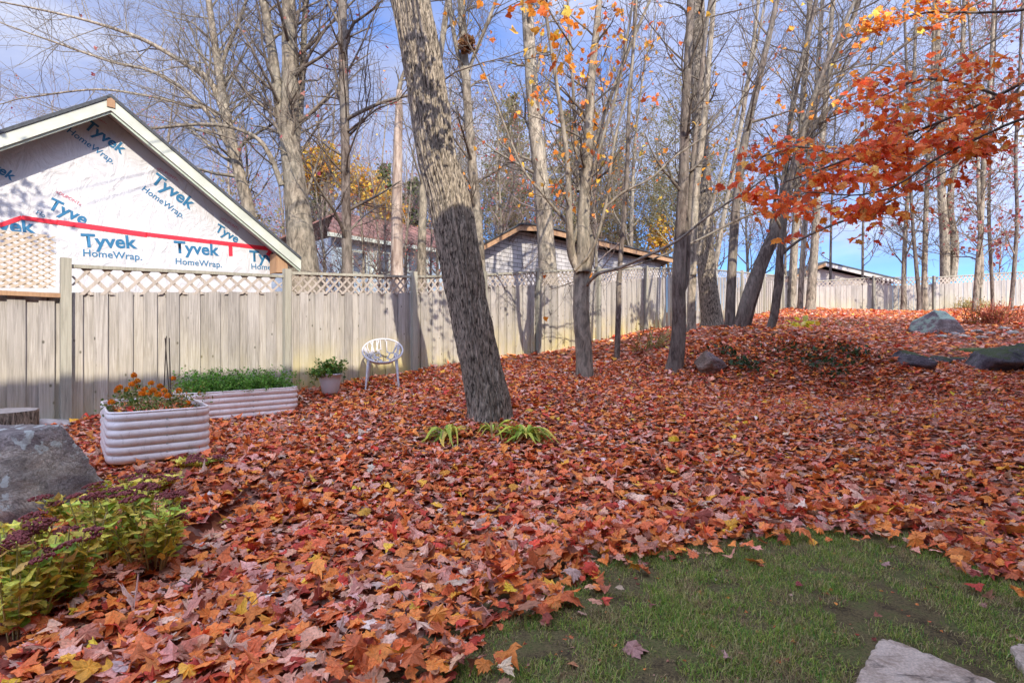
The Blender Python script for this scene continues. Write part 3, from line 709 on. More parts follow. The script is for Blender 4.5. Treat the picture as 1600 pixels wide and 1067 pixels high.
fence2 = empty('board_fence', cf(Lf / 2, 0, g1(*cf(Lf / 2, 0, 0)[:2])), 'sunlit pale board fence with low lattice closing the far end of the yard', 'fence')
s = 0.06
while s < Lf - 0.3:
    wd = rng.uniform(0.25, 0.30); board(s, s + wd, bt2(s), bt2(s + wd), rng.uniform(-0.01, 0.01), fence2, cf); s += wd + 0.022
ps2 = [s_far(x) for x in (1364, 1458, 1532, 1605)] + [Lf - 0.3]
for s in ps2:
    h1 = rt2(s) + 0.06; h0 = g1(*cf(s, 0, 0)[:2]) - 0.05
    q = MB(); q.box(cf(s, -0.05, (h0 + h1) / 2), (0.12, 0.10, h1 - h0), (*fd2, 0), (*fp2, 0)); q.build('post', M['post'], fence2)
for a, b_ in zip([0.0] + ps2[:-1], ps2):
    lattice(a + 0.07, b_ - 0.07, lambda s: bt2(s) - 0.03, lambda s: rt2(s) - 0.02, 0.0, 0.24, 0.06, 'lattice_panel', M['lattice'], fence2, cf)
    q = MB(); V = [cf(s_, d, rt2(s_) + h) for h in (-0.04, 0.01) for s_, d in ((a + 0.07, -0.03), (b_ - 0.07, -0.03), (b_ - 0.07, 0.045), (a + 0.07, 0.045))]
    q.add(V, BOXF); q.build('top_rail', M['post'], fence2)

# ------------------------------------------------------------------ neighbour's garage with housewrap gable
WD_, RD_ = 10.5, 10.08
sp, hp = sh(173, 148, RD_); sr, hr = sh(470, 402, RD_); pitch = (hp - hr) / (sr - sp); sl, hl = 2 * sp - sr, hr
gar = empty('garage', sdh(sp, 13, 0.6), 'gabled garage wrapped in white printed housewrap behind the left end of the fence', 'garage')
wx = 0.38   # side overhang
hw_ = lambda s: hp - 0.17 - abs(s - sp) * pitch
q = MB(); q.prism([(sl + wx, 0.4), (sr - wx, 0.4), (sr - wx, hw_(sr - wx)), (sp, hw_(sp)), (sl + wx, hw_(sl + wx))], WD_, WD_ + 7); q.build('wall', M['wrap'], gar)
for nm, a, ha, b_, hb in (('roof', sl, hl, sp, hp), ('roof', sp, hp, sr, hr)):
    q = MB(); q.prism([(a, ha - 0.055), (b_, hb - 0.055), (b_, hb), (a, ha)], RD_ - 0.03, WD_ + 7.3); ro = q.build(nm, M['shingle'], gar)
    q = MB(); q.prism([(a, ha - 0.24), (b_, hb - 0.24), (b_, hb - 0.06), (a, ha - 0.06)], RD_ - 0.012, RD_ + 0.02); q.build('fascia', M['white_trim'], ro)
    q = MB(); q.prism([(a, ha - 0.28), (b_, hb - 0.28), (b_, hb - 0.18), (a, ha - 0.18)], RD_ + 0.022, RD_ + 0.06); q.build('trim', M['green_trim'], ro)
    q = MB(); q.prism([(a, ha - 0.165), (b_, hb - 0.165), (b_, hb - 0.14), (a, ha - 0.14)], RD_ + 0.062, WD_ - 0.004); q.build('soffit', M['soffit'], ro)
q = MB(); q.prism([(sp - 0.05, hp - 0.20), (sp + 0.05, hp - 0.20), (sp + 0.05, hp - 0.05), (sp - 0.05, hp - 0.05)], RD_ - 0.03, RD_ - 0.015); q.build('ridge_block', M['fresh_wood'], gar)
q = MB(); q.prism([(sr - 0.42, hr - 0.32), (sr - 0.20, hr - 0.30), (sr - 0.22, hr - 0.06), (sr - 0.42, hr + 0.04)], RD_ + 0.1, WD_ - 0.02); q.build('rafter_end', M['fresh_wood'], gar)
# printed text
FS = Vector((FD[0], FD[1], 0)); UP = Vector((0, 0, 1))
wrap_wall = [o for o in gar.children if o.name.startswith('wall')][0]
def print_text(txt, x0, y0, x1, y1, matn, bold=0.0, caph=None, name='lettering', Dp=None, sx=1.0):
    """lettering on the housewrap, its baseline running from one photograph pixel to the other"""
    D = (Dp or WD_) - 0.004
    a, b_ = Vector(on_plane(x0, y0, D)), Vector(on_plane(x1, y1, D))
    cu = bpy.data.curves.new('t', 'FONT'); cu.body = txt; cu.size = 1; cu.offset = bold; cu.resolution_u = 3
    ob = bpy.data.objects.new('t', cu); me = bpy.data.meshes.new_from_object(ob)
    co = np.array([v.co[:] for v in me.vertices]); mn = co[:, 0].min(); mx = co[:, 0].max()
    d = b_ - a; Lw = d.length; u = d.normalized(); nrm = Vector((-FP[0], -FP[1], 0)).normalized(); w = nrm.cross(u).normalized()
    if w.z < 0: w = -w
    sc = Lw / (mx - mn)
    sv = sc if caph is None else caph / co[:, 1].max()
    for v in me.vertices:
        p_ = a + u * ((v.co.x - mn) * sc) + w * (v.co.y * sv); v.co = p_
    me.materials.clear(); me.materials.append(M[matn])
    bpy.data.objects.remove(ob)
    o = link(name, me, wrap_wall); return o
B = 0.028
print_text('Tyvek', 128, 385.5, 215, 388, 'logo_blue', B); print_text('HomeWrap.', 130, 400, 222, 406.5, 'logo_blue', 0.01)
print_text('Tyvek', 272, 394.5, 343, 399.5, 'logo_blue', B); print_text('HomeWrap.', 274.5, 412.5, 347, 418, 'logo_blue', 0.01)
print_text('Tyve', 390, 408, 437, 411, 'logo_blue', B); print_text('HomeW', 393, 420.5, 437, 422.5, 'logo_blue', 0.01)
print_text('«DUPONT»', 245, 264, 277, 283, 'logo_red', 0.0); print_text('Tyvek', 234, 283, 298, 328, 'logo_blue', B); print_text('HomeWrap.', 221, 297, 285, 342, 'logo_blue', 0.01)
print_text('«DUPONT»', 87, 301, 126, 322, 'logo_red', 0.0); print_text('Tyve', 72, 324, 132, 352, 'logo_blue', B); print_text('Ho', 56, 334, 69, 340, 'logo_blue', 0.01)
print_text('«DUPONT»', 345, 342, 372, 360, 'logo_red', 0.0); print_text('Tyve', 335, 360, 370, 380, 'logo_blue', B)
print_text('«DUPONT»', 142, 181, 166, 195, 'logo_red', 0.0); print_text('Tyvek', 129, 198, 191, 242, 'logo_blue', B); print_text('HomeWrap.', 104, 206, 176, 257, 'logo_blue', 0.01)
print_text('vek', -16, 262, 19, 283, 'logo_blue', B); print_text('yvek', -22, 361, 56, 364, 'logo_blue', B)
def tape(pix, w=7.0):
    q = MB(); n = len(pix)
    for (x0, y0), (x1, y1) in zip(pix[:-1], pix[1:]):
        nx_, ny_ = -(y1 - y0), (x1 - x0); l = math.hypot(nx_, ny_); nx_, ny_ = nx_ / l * w / 2, ny_ / l * w / 2
        A = [on_plane(x_, y_, WD_ - 0.008) for x_, y_ in ((x0 - nx_, y0 - ny_), (x1 - nx_, y1 - ny_), (x1 + nx_, y1 + ny_), (x0 + nx_, y0 + ny_))]
        Bv = [on_plane(x_, y_, WD_ - 0.0015) for x_, y_ in ((x0 - nx_, y0 - ny_), (x1 - nx_, y1 - ny_), (x1 + nx_, y1 + ny_), (x0 + nx_, y0 + ny_))]
        q.add(A + Bv, BOXF)
    q.build('seam_tape', M['tape'], wrap_wall)
tape([(-40, 350), (0, 352), (34, 340)], 7); tape([(34, 340), (90, 348)], 6.5); tape([(88, 347), (230, 367)], 7.5); tape([(228, 366), (330, 378)], 6); tape([(328, 377.5), (422, 389)], 6)
tape([(360, 383), (360.5, 400)], 6); tape([(430, 381), (418, 399)], 6)

# ------------------------------------------------------------------ pale brick outbuilding with raw wood fascia
D2 = 11.2
pr = [sh(x, y, D2) for x, y in ((745, 387), (812, 351), (838, 352), (1056, 405))]
shed = empty('outbuilding', sdh((pr[0][0] + pr[3][0]) / 2, D2 + 3, 1.5), 'low grey brick outbuilding with raw orange wood fascia behind the fence', 'outbuilding')
q = MB(); q.prism([(pr[0][0] + 0.3, 0.8), (pr[3][0] - 0.5, 0.8), (pr[3][0] - 0.5, pr[3][1] - 0.18), (pr[2][0], pr[2][1] - 0.16), (pr[1][0], pr[1][1] - 0.16), (pr[0][0] + 0.3, pr[0][1] - 0.02)], D2 + 0.45, None); q.build('wall', M['brick'], shed)
for (a, ha), (b_, hb) in zip(pr[:-1], pr[1:]):
    q = MB(); q.prism([(a, ha), (b_, hb), (b_, hb + 0.05), (a, ha + 0.05)], D2 - 0.05, None); ro = q.build('roof', M['shingle'], shed)
    q = MB(); q.prism([(a, ha - 0.18), (b_, hb - 0.18), (b_, hb - 0.003), (a, ha - 0.003)], D2, D2 + 0.035); q.build('fascia', M['fresh_wood'], ro)
# ------------------------------------------------------------------ pale blue house with a red-brown roof
D3 = 19.0
sa, ha = sh(512, 362, D3); sb = s_of(760, D3)
bh = empty('house', sdh((sa + sb) / 2, D3 + 3, 1.6), 'pale blue sided house with rust red metal roof beyond the fence', 'house')
q = MB(); q.prism([(sa + 0.35, 0.8), (sb, 0.8), (sb, ha - 0.1), (sa + 0.35, ha - 0.1)], D3 + 0.4, D3 + 8); q.build('wall', M['blue_siding'], bh)
q = MB()
hr3 = EYE + (533.5 - 330) / FPX * on_plane(505, 0, D3 + 4.2)[1]
V = [sdh(sa, D3, ha), sdh(sb + 0.4, D3, ha), sdh(sb + 0.4, D3 + 4.2, hr3), sdh(sa + 2.6, D3 + 4.2, hr3), sdh(sa, D3 + 8.4, ha), sdh(sb + 0.4, D3 + 8.4, ha)]
Vt = [(v[0], v[1], v[2] + 0.08) for v in V]
q.add(Vt + V, [[0, 1, 2, 3], [3, 2, 5, 4], [6, 9, 8, 7], [9, 10, 11, 8], [0, 6, 7, 1], [0, 3, 9, 6], [3, 4, 10, 9]]); ro = q.build('roof', M['rust_roof'], bh)
for k in range(18):
    t = k / 17; s_ = sa + 0.05 + (sb - sa) * t
    A = np.array(sdh(s_, D3, ha + 0.09)); tt_ = min(1.0, (s_ - sa) / 2.6); Bq = A + (np.array(sdh(s_, D3 + 4.2, hr3 + 0.09)) - A) * tt_
    q = tube_mb([A, Bq], 0.03, 4); q.build('roof_seam', M['rust_roof'], ro)
q = MB(); q.prism([(sa, ha - 0.16), (sb + 0.4, ha - 0.16), (sb + 0.4, ha - 0.01), (sa, ha - 0.01)], D3 - 0.03, D3 + 0.03); q.build('fascia', M['white_trim'], bh)
for x in (561, 597, 646):
    s_, h_ = sh(x, 409, D3 + 0.38)
    q = MB(); q.prism([(s_ - 0.36, h_ - 0.5), (s_ + 0.36, h_ - 0.5), (s_ + 0.36, h_ + 0.42), (s_ - 0.36, h_ + 0.42)], D3 + 0.33, D3 + 0.41); wf = q.build('window', M['white_trim'], bh)
    q = MB(); q.prism([(s_ - 0.28, h_ - 0.42), (s_ + 0.28, h_ - 0.42), (s_ + 0.28, h_ + 0.34), (s_ - 0.28, h_ + 0.34)], D3 + 0.322, D3 + 0.36); q.build('pane', M['dark'], wf)
for x in (580, 618, 668):
    s_, h_ = sh(x, 409, D3 + 0.38)
    q = MB(); q.prism([(s_ - 0.05, 1.0), (s_ + 0.05, 1.0), (s_ + 0.05, ha - 0.17), (s_ - 0.05, ha - 0.17)], D3 + 0.36, D3 + 0.40); q.build('corner_trim', M['white_trim'], bh)
# ------------------------------------------------------------------ low gabled house beyond the far fence
Zf = 38.0
fh = empty('house', P(1300, 480, Zf + 3), 'low dark roofed gabled house peeking over the far end fence', 'house')
pk, le, re_ = P(1290, 411, Zf), P(1222, 439, Zf), P(1412, 440, Zf)
q = MB()
def yprism(q, prof, y0, y1):
    n = len(prof); A = [(x, y0, z) for x, z in prof]; Bq = [(x, y1, z) for x, z in prof]
    q.add(A + Bq, [[i, (i + 1) % n, n + (i + 1) % n, n + i] for i in range(n)]); q.add(A, [list(range(n))]); q.add(Bq, [list(range(n))[::-1]])
yprism(q, [(le[0] + 0.5, 2), (re_[0] - 0.5, 2), (re_[0] - 0.5, re_[2] - 0.12), (pk[0], pk[2] - 0.35), (le[0] + 0.5, le[2] + 0.05)], Zf + 0.5, Zf + 9); q.build('wall', M['beige_siding'], fh)
for a, b_ in ((le, pk), (pk, re_)):
    q = MB(); yprism(q, [(a[0], a[2]), (b_[0], b_[2]), (b_[0], b_[2] + 0.14), (a[0], a[2] + 0.14)], Zf, Zf + 9.4); ro = q.build('roof', M['shingle'], fh)
    q = MB(); yprism(q, [(a[0], a[2] - 0.22), (b_[0], b_[2] - 0.22), (b_[0], b_[2] - 0.01), (a[0], a[2] - 0.01)], Zf - 0.02, Zf + 0.06); q.build('fascia', M['fresh_wood'] if a is le else M['soffit'], ro)
# ------------------------------------------------------------------ the house that the picture was taken from (its eave shades the yard)
hz = 4.50
def eave_h(D): return EYE + (hz - 0.6115 * 0 - 0) / 0.879 + (-D) * 0 
home = empty('house', sdh(3, -4, 0), 'two storey brown house standing behind the photographer, out of the picture', 'house')
He = EYE + (4.48 - (-1.78) * 0.598) / 0.879      # eave height that throws the shade line seen on the fence
q = MB(); q.prism([(-12, -0.3), (17.2, -0.3), (17.2, He - 0.2), (-12, He - 0.2)], -9.5, -2.3); q.build('wall', M['brown_siding'], home)
q = MB()
V = [sdh(s_, D, h_) for (D, h_) in ((-1.78, He), (-5.9, He + 1.5), (-10.0, He)) for s_ in (-12.4, 17.4)]
Vb = [(v[0], v[1], v[2] - 0.16) for v in V]
q.add(V + Vb, [[0, 1, 3, 2], [2, 3, 5, 4], [6, 8, 9, 7], [8, 10, 11, 9], [0, 6, 7, 1], [4, 5, 11, 10], [0, 2, 8, 6], [2, 4, 10, 8], [1, 7, 9, 3], [3, 9, 11, 5]]); q.build('roof', M['shingle'], home)
q = MB(); q.prism([(9.5, He), (17.2, He), (17.2, He + 0.75), (9.5, He + 0.75)], -5.0, -1.95); q.build('added_shade_box', M['brown_siding'], home)  # unseen box added above the eave to shade the stem cluster higher up
# ------------------------------------------------------------------ trees
def unit(v): return v / (np.linalg.norm(v) + 1e-9)
V3 = Vector
def rv(): return V3((random.gauss(0, 1), random.gauss(0, 1), random.gauss(0, 1)))
def inview(p, mx=250, my=260):
    if p.y < 1.0: return False
    x = 800 + FPX * p.x / p.y; y = 533.5 - FPX * (p.z - EYE) / p.y
    return -mx < x < 1600 + mx and y > -my
class Cfg:
    def __init__(s, **k):
        s.maxl = 3; s.segs = (6, 5, 4, 3); s.kids = (7, 6, 5, 4); s.sides = (7, 5, 3, 3); s.wander = 0.26; s.up = (0.08, 0.06, 0.03, 0.0)
        s.ratio = 0.52; s.rr = 0.5; s.rmin = 0.004; s.ang = (28, 62); s.cull = True
        s.__dict__.update(k)
def grow(T, p, d, L, r, lvl, cfg, tips):
    n = cfg.segs[min(lvl, 3)]; pts = [p.copy()]; dirs = [d]; st = L / n
    for i in range(n):
        d = (d + rv() * cfg.wander * 0.6 + V3((0, 0, cfg.up[min(lvl, 3)]))).normalized(); p = p + d * st; pts.append(p); dirs.append(d)
    r1 = max(cfg.rmin * 0.7, r * 0.25)
    rad = [max(cfg.rmin * 0.7, r + (r1 - r) * (i / n) ** 0.8) for i in range(n + 1)]
    T.add(pts, rad, cfg.sides[min(lvl, 3)])
    if lvl >= cfg.maxl or r < cfg.rmin * 0.9:
        tips.append((pts[-1], d)); tips.append((pts[-2], d)); return
    kids = cfg.kids[min(lvl, 3)]
    for k in range(kids):
        t = 0.18 + 0.8 * (k + random.random()) / kids; i = min(int(t * n), n - 1); f = t * n - i
        q = pts[i].lerp(pts[i + 1], f)
        if cfg.cull and not inview(q): continue
        dd = dirs[i + 1]; ax = dd.cross(rv()).normalized(); a = R(random.uniform(*cfg.ang))
        c = Matrix.Rotation(a, 3, ax) @ dd
        grow(T, q, c, L * cfg.ratio * random.uniform(0.7, 1.15) * (1.15 - 0.55 * t), max(cfg.rmin * 0.75, rad[i] * cfg.rr), lvl + 1, cfg, tips)
def smooth_path(pts, n):
    """Catmull-Rom through points with radius as 4th value"""
    A = np.array(pts, float); m = len(A); out = []
    for k in range(n):
        t = k / (n - 1) * (m - 1); i = min(int(t), m - 2); f = t - i
        p0, p1, p2, p3 = A[max(i - 1, 0)], A[i], A[i + 1], A[min(i + 2, m - 1)]
        out.append(0.5 * ((2 * p1) + (-p0 + p2) * f + (2 * p0 - 5 * p1 + 4 * p2 - p3) * f * f + (-p0 + 3 * p1 - 3 * p2 + p3) * f ** 3))
    return np.array(out)
def pix_path(path, Z, n=None, wob=0.5):
    """path of (x, y, width in pixels[, extra depth]) -> points with radius"""
    pts = []
    for q in path:
        z = Z + (q[3] if len(q) > 3 else 0); p = P(q[0], q[1], z); pts.append((*p, q[2] / 2 / FPX * z))
    A = smooth_path(pts, n or max(6, 5 * len(pts)))
    w = np.cumsum(rng.normal(0, 1, (len(A), 3)), 0) * 0.06 * wob * np.linspace(0, 1, len(A))[:, None] * A[:, 3:4] * 4
    A[1:, :3] += (w - w[0])[1:] * 0.5
    return A
LEAFN = {'orange': [(5, (0.82, 0.28, 0.04)), (3, (0.88, 0.42, 0.06)), (2, (0.62, 0.14, 0.035)), (1, (0.88, 0.60, 0.10))],
         'rust': [(5, (0.40, 0.13, 0.05)), (3, (0.50, 0.20, 0.08)), (2, (0.35, 0.08, 0.06))],
         'pink': [(4, (0.42, 0.12, 0.10)), (3, (0.50, 0.22, 0.15)), (2, (0.33, 0.06, 0.08))],
         'yellow': [(5, (0.62, 0.38, 0.05)), (3, (0.50, 0.33, 0.05)), (2, (0.58, 0.24, 0.04)), (1, (0.30, 0.27, 0.06))],
         'green': [(5, (0.09, 0.13, 0.03)), (3, (0.14, 0.17, 0.05)), (2, (0.05, 0.09, 0.03))],
         'olive': [(5, (0.22, 0.20, 0.085)), (3, (0.30, 0.22, 0.11)), (2, (0.15, 0.16, 0.07))]}
def hang_leaves(pts, n, size, pal, tmpl, jitter, name, parent, mat_='tree_leaf'):
    if n <= 0 or not len(pts): return
    idx = rng.integers(0, len(pts), n); A = np.array([tuple(pts[i][0]) for i in idx]) + rng.normal(0, jitter, (n, 3))
    mb = MB(); add_leaves(mb, A, rng.uniform(0.7, 1.25, n) * size, rng.uniform(0.5, 2.3, n), rng.uniform(0, 6.283, n), rng.uniform(0, 6.283, n), tmpl, pick(LEAFN[pal], n), 0.3)
    o = mb.build(name, M[mat_], parent); return setp(o, kind='stuff')
def tree(base_px, Z, paths, label, cfg, bark='bark', twig='twig', side_n=14, side_L=(0.8, 2.2), ystart=380, nl=0, lsize=0.05, pal='rust', name='maple_tree', cat='tree', group=None, angs=(30, 70), sides=10, ground_z=None, bias=None, tmpl=LEAF_MID):
    """one tree: trunk and limbs through photograph positions at depth Z, twigs grown from them"""
    random.seed(int(base_px * 7 + Z * 100)); 
    p0 = P(paths[0][0][0], paths[0][0][1], Z); root = empty(name, (p0[0], p0[1], g1(p0[0], p0[1]) if ground_z is None else ground_z), label, cat, group)
    T = Tubes(); TW = Tubes(); tips = []
    for pi, path in enumerate(paths):
        A = pix_path(path, Z)
        if pi == 0:
            gz = root.location.z; d = (A[0, 2] - gz)
            foot = A[0].copy(); foot[2] = gz - 0.12; foot[3] *= 1.28
            A[0, 3] *= 1.08
            A = np.vstack([foot, A]) if d > 0.1 else np.vstack([foot, A[1:]])
        T.add([tuple(q[:3]) for q in A], list(A[:, 3]), sides)
        # side branches
        L = np.linalg.norm(np.diff(A[:, :3], axis=0), axis=1); cum = np.concatenate([[0], np.cumsum(L)]); tot = cum[-1]
        ns = max(1, int(side_n * 1.25 * (tot / 6.0)))
        for k in range(ns):
            t = (k + random.random()) / ns * tot; i = min(np.searchsorted(cum, t, side='right') - 1, len(A) - 2)
            f = (t - cum[i]) / (L[i] + 1e-9); q = A[i] + (A[i + 1] - A[i]) * f
            y = 533.5 - FPX * (q[2] - EYE) / q[1]
            if y > ystart: continue
            dd = V3(tuple(unit(A[i + 1, :3] - A[i, :3]))); a = R(random.uniform(*angs)); v = rv(); v.y *= 0.8
            c = (Matrix.Rotation(a, 3, dd.cross(v).normalized()) @ dd)
            if bias is not None: c = (c + V3(bias) * random.uniform(0, 1)).normalized()
            grow(TW, V3(tuple(q[:3])), c, random.uniform(*side_L), max(cfg.rmin * 1.1, min(q[3] * random.uniform(0.25, 0.45), 0.05)), 1, cfg, tips)
        dd = V3(tuple(unit(A[-1, :3] - A[-2, :3])))
        grow(TW, V3(tuple(A[-1, :3])), dd, side_L[1], A[-1, 3], 1, cfg, tips)
    mb = MB(); T.into(mb); mb.build('trunk', M[bark], root, smooth=True)
    mb = MB(); TW.into(mb); mb.build('crown', M[twig], root, smooth=True)
    vis = [t for t in tips if inview(t[0], 60, 60)]
    if nl: hang_leaves(vis, nl, lsize, pal, tmpl, 0.06, 'foliage', root)
    return root, tips

# the leaning furrowed trunk in the middle
Zb = 6.6
bigp = [(768, 690, 74), (766, 660, 70), (762, 620, 66), (736, 500, 63), (704, 325, 67), (682, 240, 62), (664, 120, 62), (641, 0, 61), (612, -160, 56), (585, -330, 50), (560, -520, 44)]
A = smooth_path([(*P(x, y, Zb + 0.25), w / 2 / FPX * (Zb + 0.25)) for x, y, w in bigp], 430)
nr, ns = len(A), 200
T = np.gradient(A[:, :3], axis=0); T /= np.linalg.norm(T, axis=1, keepdims=True)
U = np.cross(T, (0, 1, 0)); U /= np.linalg.norm(U, axis=1, keepdims=True); W = np.cross(T, U)
an = np.arange(ns) * 2 * math.pi / ns
cum = np.concatenate([[0], np.cumsum(np.linalg.norm(np.diff(A[:, :3], axis=0), axis=1))])
disp = np.zeros((nr, ns))
for i in range(nr):
    for j in range(ns):
        ca, sa_ = math.cos(an[j]), math.sin(an[j]); z = cum[i]
        wx_ = mnoise.noise((ca * 2.2, sa_ * 2.2, z * 1.6)) * 0.5
        n1_ = mnoise.noise((ca * 7.5 + wx_, sa_ * 7.5 + wx_, z * 0.95)); n2_ = mnoise.noise((ca * 13 + 5 + wx_, sa_ * 13, z * 3.2)); n3_ = mnoise.noise((ca * 24, sa_ * 24 + 9, z * 11))
        ridge = 1 - abs(n1_) * 2.6
        disp[i, j] = -0.030 * max(0, ridge) ** 1.5 + 0.010 * n2_ + 0.005 * n3_ - 0.010 * max(0, 1 - abs(n2_) * 5)
flare = 1 + 0.24 * np.exp(-cum / 0.22)[:, None] * (1 + 0.5 * np.cos(an * 4 + 1)[None])
rr_ = A[:, 3:4] * flare + disp
Vb = A[:, None, :3] + rr_[:, :, None] * (np.cos(an)[None, :, None] * U[:, None] + np.sin(an)[None, :, None] * W[:, None])
i, j = np.meshgrid(np.arange(nr - 1), np.arange(ns), indexing='ij'); j2 = (j + 1) % ns
F = np.stack([i * ns + j, i * ns + j2, (i + 1) * ns + j2, (i + 1) * ns + j], -1).reshape(-1, 4)
base = A[5, :3]; bigt = empty('maple_tree', (base[0], base[1], g1(base[0], base[1])), 'thick leaning maple with deeply furrowed bark in the middle of the yard', 'tree')
mb = MB(); mb.add(Vb.reshape(-1, 3), F); mb.build('trunk', M['bark_big'], bigt, smooth=True)
# its limbs: above the picture, leafy, they throw the leaf shadows on trunk and fence
TS = np.array(TO_SUN)
T = Tubes(); tips = []; sh_pts = []
cfgL = Cfg(rmin=0.004, cull=False, maxl=3, kids=(4, 4, 4, 3))
top = A[-40, :3]
def limb(a, b_, r, n=8):
    a = np.array(a); b_ = np.array(b_); m_ = (a + b_) / 2 + np.array((0, 0, 0.25)); Q = smooth_path([(*a, r), (*m_, r * 0.6), (*b_, r * 0.25)], n)
    T.add([tuple(q[:3]) for q in Q], list(Q[:, 3]), 7); return Q
def cluster(target, t, nleaf, spread):
    c = np.array(target) + TS * t; sh_pts.append((c, nleaf, spread)); return c
c1_ = cluster(P(645, 20, 6.35), 2.0, 24, 0.10); c2_ = cluster(P(668, 120, 6.35), 1.7, 110, 0.18); c3_ = cluster(P(690, 175, 6.3), 1.5, 44, 0.13); c4_ = cluster(P(662, 60, 6.35), 1.9, 26, 0.12)
c5_ = cluster(on_plane(700, 500, FDs), 6.0, 60, 0.28); c6_ = cluster(on_plane(672, 470, FDs), 6.0, 30, 0.22); c7_ = cluster(on_plane(720, 545, FDs), 6.2, 26, 0.2)

c11_ = cluster(on_plane(8, 322, WD_), 5.0, 110, 0.26); c12_ = cluster(on_plane(50, 345, WD_), 5.0, 26, 0.15)
st_ = A[-60, :3]
for c in (c1_, c2_, c3_, c4_): limb(st_, c, 0.03)
for c in (c5_, c6_, c7_): limb(top, c, 0.035)
for c in (c11_, c12_): limb(top, c, 0.018, 12)
mb = MB(); T.into(mb); mb.build('crown', M['twig'], bigt, smooth=True)
mb = MB()
for c, n_, sp_ in sh_pts:
    pos = c + rng.normal(0, sp_, (n_, 3)); add_leaves(mb, pos, rng.uniform(0.05, 0.085, n_), rng.uniform(0.2, 1.6, n_), rng.uniform(0, 6.28, n_), rng.uniform(0, 6.28, n_), LEAF_MID, pick(LEAFN['orange'], n_), 0.2)
setp(mb.build('foliage', M['tree_leaf'], bigt), kind='stuff')

near = lambda Z, **k: Cfg(**{**dict(rmin=Z * 0.00034, kids=(0, 7, 5, 3)), **k})
# the multi-stemmed yard maple right of the big trunk
tree(912, 9.6, [[(914, 592, 30), (913, 560, 27), (911, 500, 26), (909, 450, 25), (911, 420, 27)],
                [(911, 425, 23), (912, 340, 20), (918, 250, 17), (925, 130, 13, .1), (935, 20, 10, .2), (945, -120, 7, .3)],
                [(905, 425, 14), (893, 395, 14), (890, 345, 11, -.2), (885, 240, 8, -.3), (868, 120, 6, -.4), (850, 0, 5, -.5), (842, -100, 4, -.5)],
                [(905, 300, 9), (925, 240, 8, .2), (955, 150, 6, .4), (990, 60, 5, .6), (1030, -30, 4, .7)],
                [(893, 390, 6), (905, 345, 6), (935, 240, 5, -.1), (965, 140, 5, -.2), (985, 30, 4, -.3), (1000, -80, 4)],
                [(898, 422, 6, -.05), (925, 390, 5, -.2), (945, 325, 5, -.3), (960, 220, 4, -.4), (985, 120, 4, -.5), (995, 0, 3, -.5)],
                [(916, 445, 7), (935, 428, 5.5, -.2), (970, 418, 5, -.3), (1010, 400, 5, -.5), (1060, 375, 4, -.6), (1110, 335, 3.5, -.7), (1180, 290, 3, -.8)],
                [(888, 350, 6), (870, 330, 5), (845, 300, 4, -.2), (818, 265, 4, -.3), (790, 200, 3.5, -.4), (760, 120, 3, -.5)],
                [(908, 300, 7), (900, 240, 6, .2), (895, 140, 5, .3), (888, 40, 4, .5), (884, -80, 3)],
                [(945, 325, 4, -.3), (975, 300, 4, -.4), (1015, 280, 3.2, -.5), (1055, 245, 3, -.6), (1100, 215, 2.5, -.7)]],
     'multi-stemmed maple just right of the leaning trunk, bark dark below and pale above', near(9.6, up=(0.1, 0.1, 0.06, 0.02), maxl=3, kids=(0, 5, 4, 3)), bark='bark_pale', side_n=17, side_L=(0.5, 1.5), ystart=360, nl=420, lsize=0.066, pal='orange', name='maple_tree', sides=9, tmpl=LEAF_HI)
tree(965, 11.6, [[(964, 562, 9), (966, 500, 9), (968, 420, 8), (978, 300, 7), (982, 180, 6), (990, 60, 5), (996, -100, 4)]],
     'very slender straight maple sapling standing right of the multi-stemmed maple', near(11.6), side_n=9, side_L=(0.4, 1.1), ystart=330, nl=14, lsize=0.06, pal='orange', name='sapling', sides=7)
tree(1050, 10.0, [[(1052, 582, 29), (1058, 550, 25), (1061, 500, 22), (1062, 420, 21), (1067, 300, 17), (1071, 180, 14), (1076, 60, 12), (1080, -80, 10)],
                  [(1064, 460, 9), (1073, 430, 9, .1), (1076, 330, 8, .1), (1086, 200, 7, .1), (1100, 60, 6, .2), (1120, -80, 5, .3)]],
     'dark trunked maple in front of the others, nearest of the cluster up the slope', near(10), side_n=11, side_L=(0.6, 1.8), ystart=330, nl=50, lsize=0.062, pal='orange')
tree(1081, 13.5, [[(1080, 515, 15), (1081, 450, 13), (1083, 400, 12), (1087, 300, 11), (1098, 190, 10), (1108, 60, 8), (1122, -90, 6)],
                  [(1082, 430, 5, -.1), (1096, 380, 5), (1110, 330, 5), (1140, 220, 4), (1175, 100, 4), (1200, -20, 3)]],
     'slim maple rising directly behind the dark trunked nearest one', near(13.5), side_n=9, side_L=(0.6, 1.9), ystart=330, bark='bark_pale')
tree(1110, 15.2, [[(1113, 508, 36), (1109, 470, 30), (1103, 400, 27), (1099, 300, 26), (1093, 180, 24), (1090, 60, 22), (1086, -100, 20)]],
     'thick rough barked trunk at the back of the cluster with leaves piled at its foot', near(15.2), side_n=9, side_L=(0.8, 2.6), ystart=250, bark='bark_big', sides=14)
tree(1140, 13.2, [[(1140, 512, 17), (1142, 460, 15), (1146, 380, 14), (1152, 300, 13), (1165, 210, 12), (1186, 120, 10), (1210, 20, 8), (1235, -100, 6)]],
     'upright maple between the thick rough trunk and the strongly leaning stem', near(13.2), side_n=12, side_L=(0.8, 2.4), ystart=300, nl=20, pal='orange', bias=(0.3, 0, 0.2))
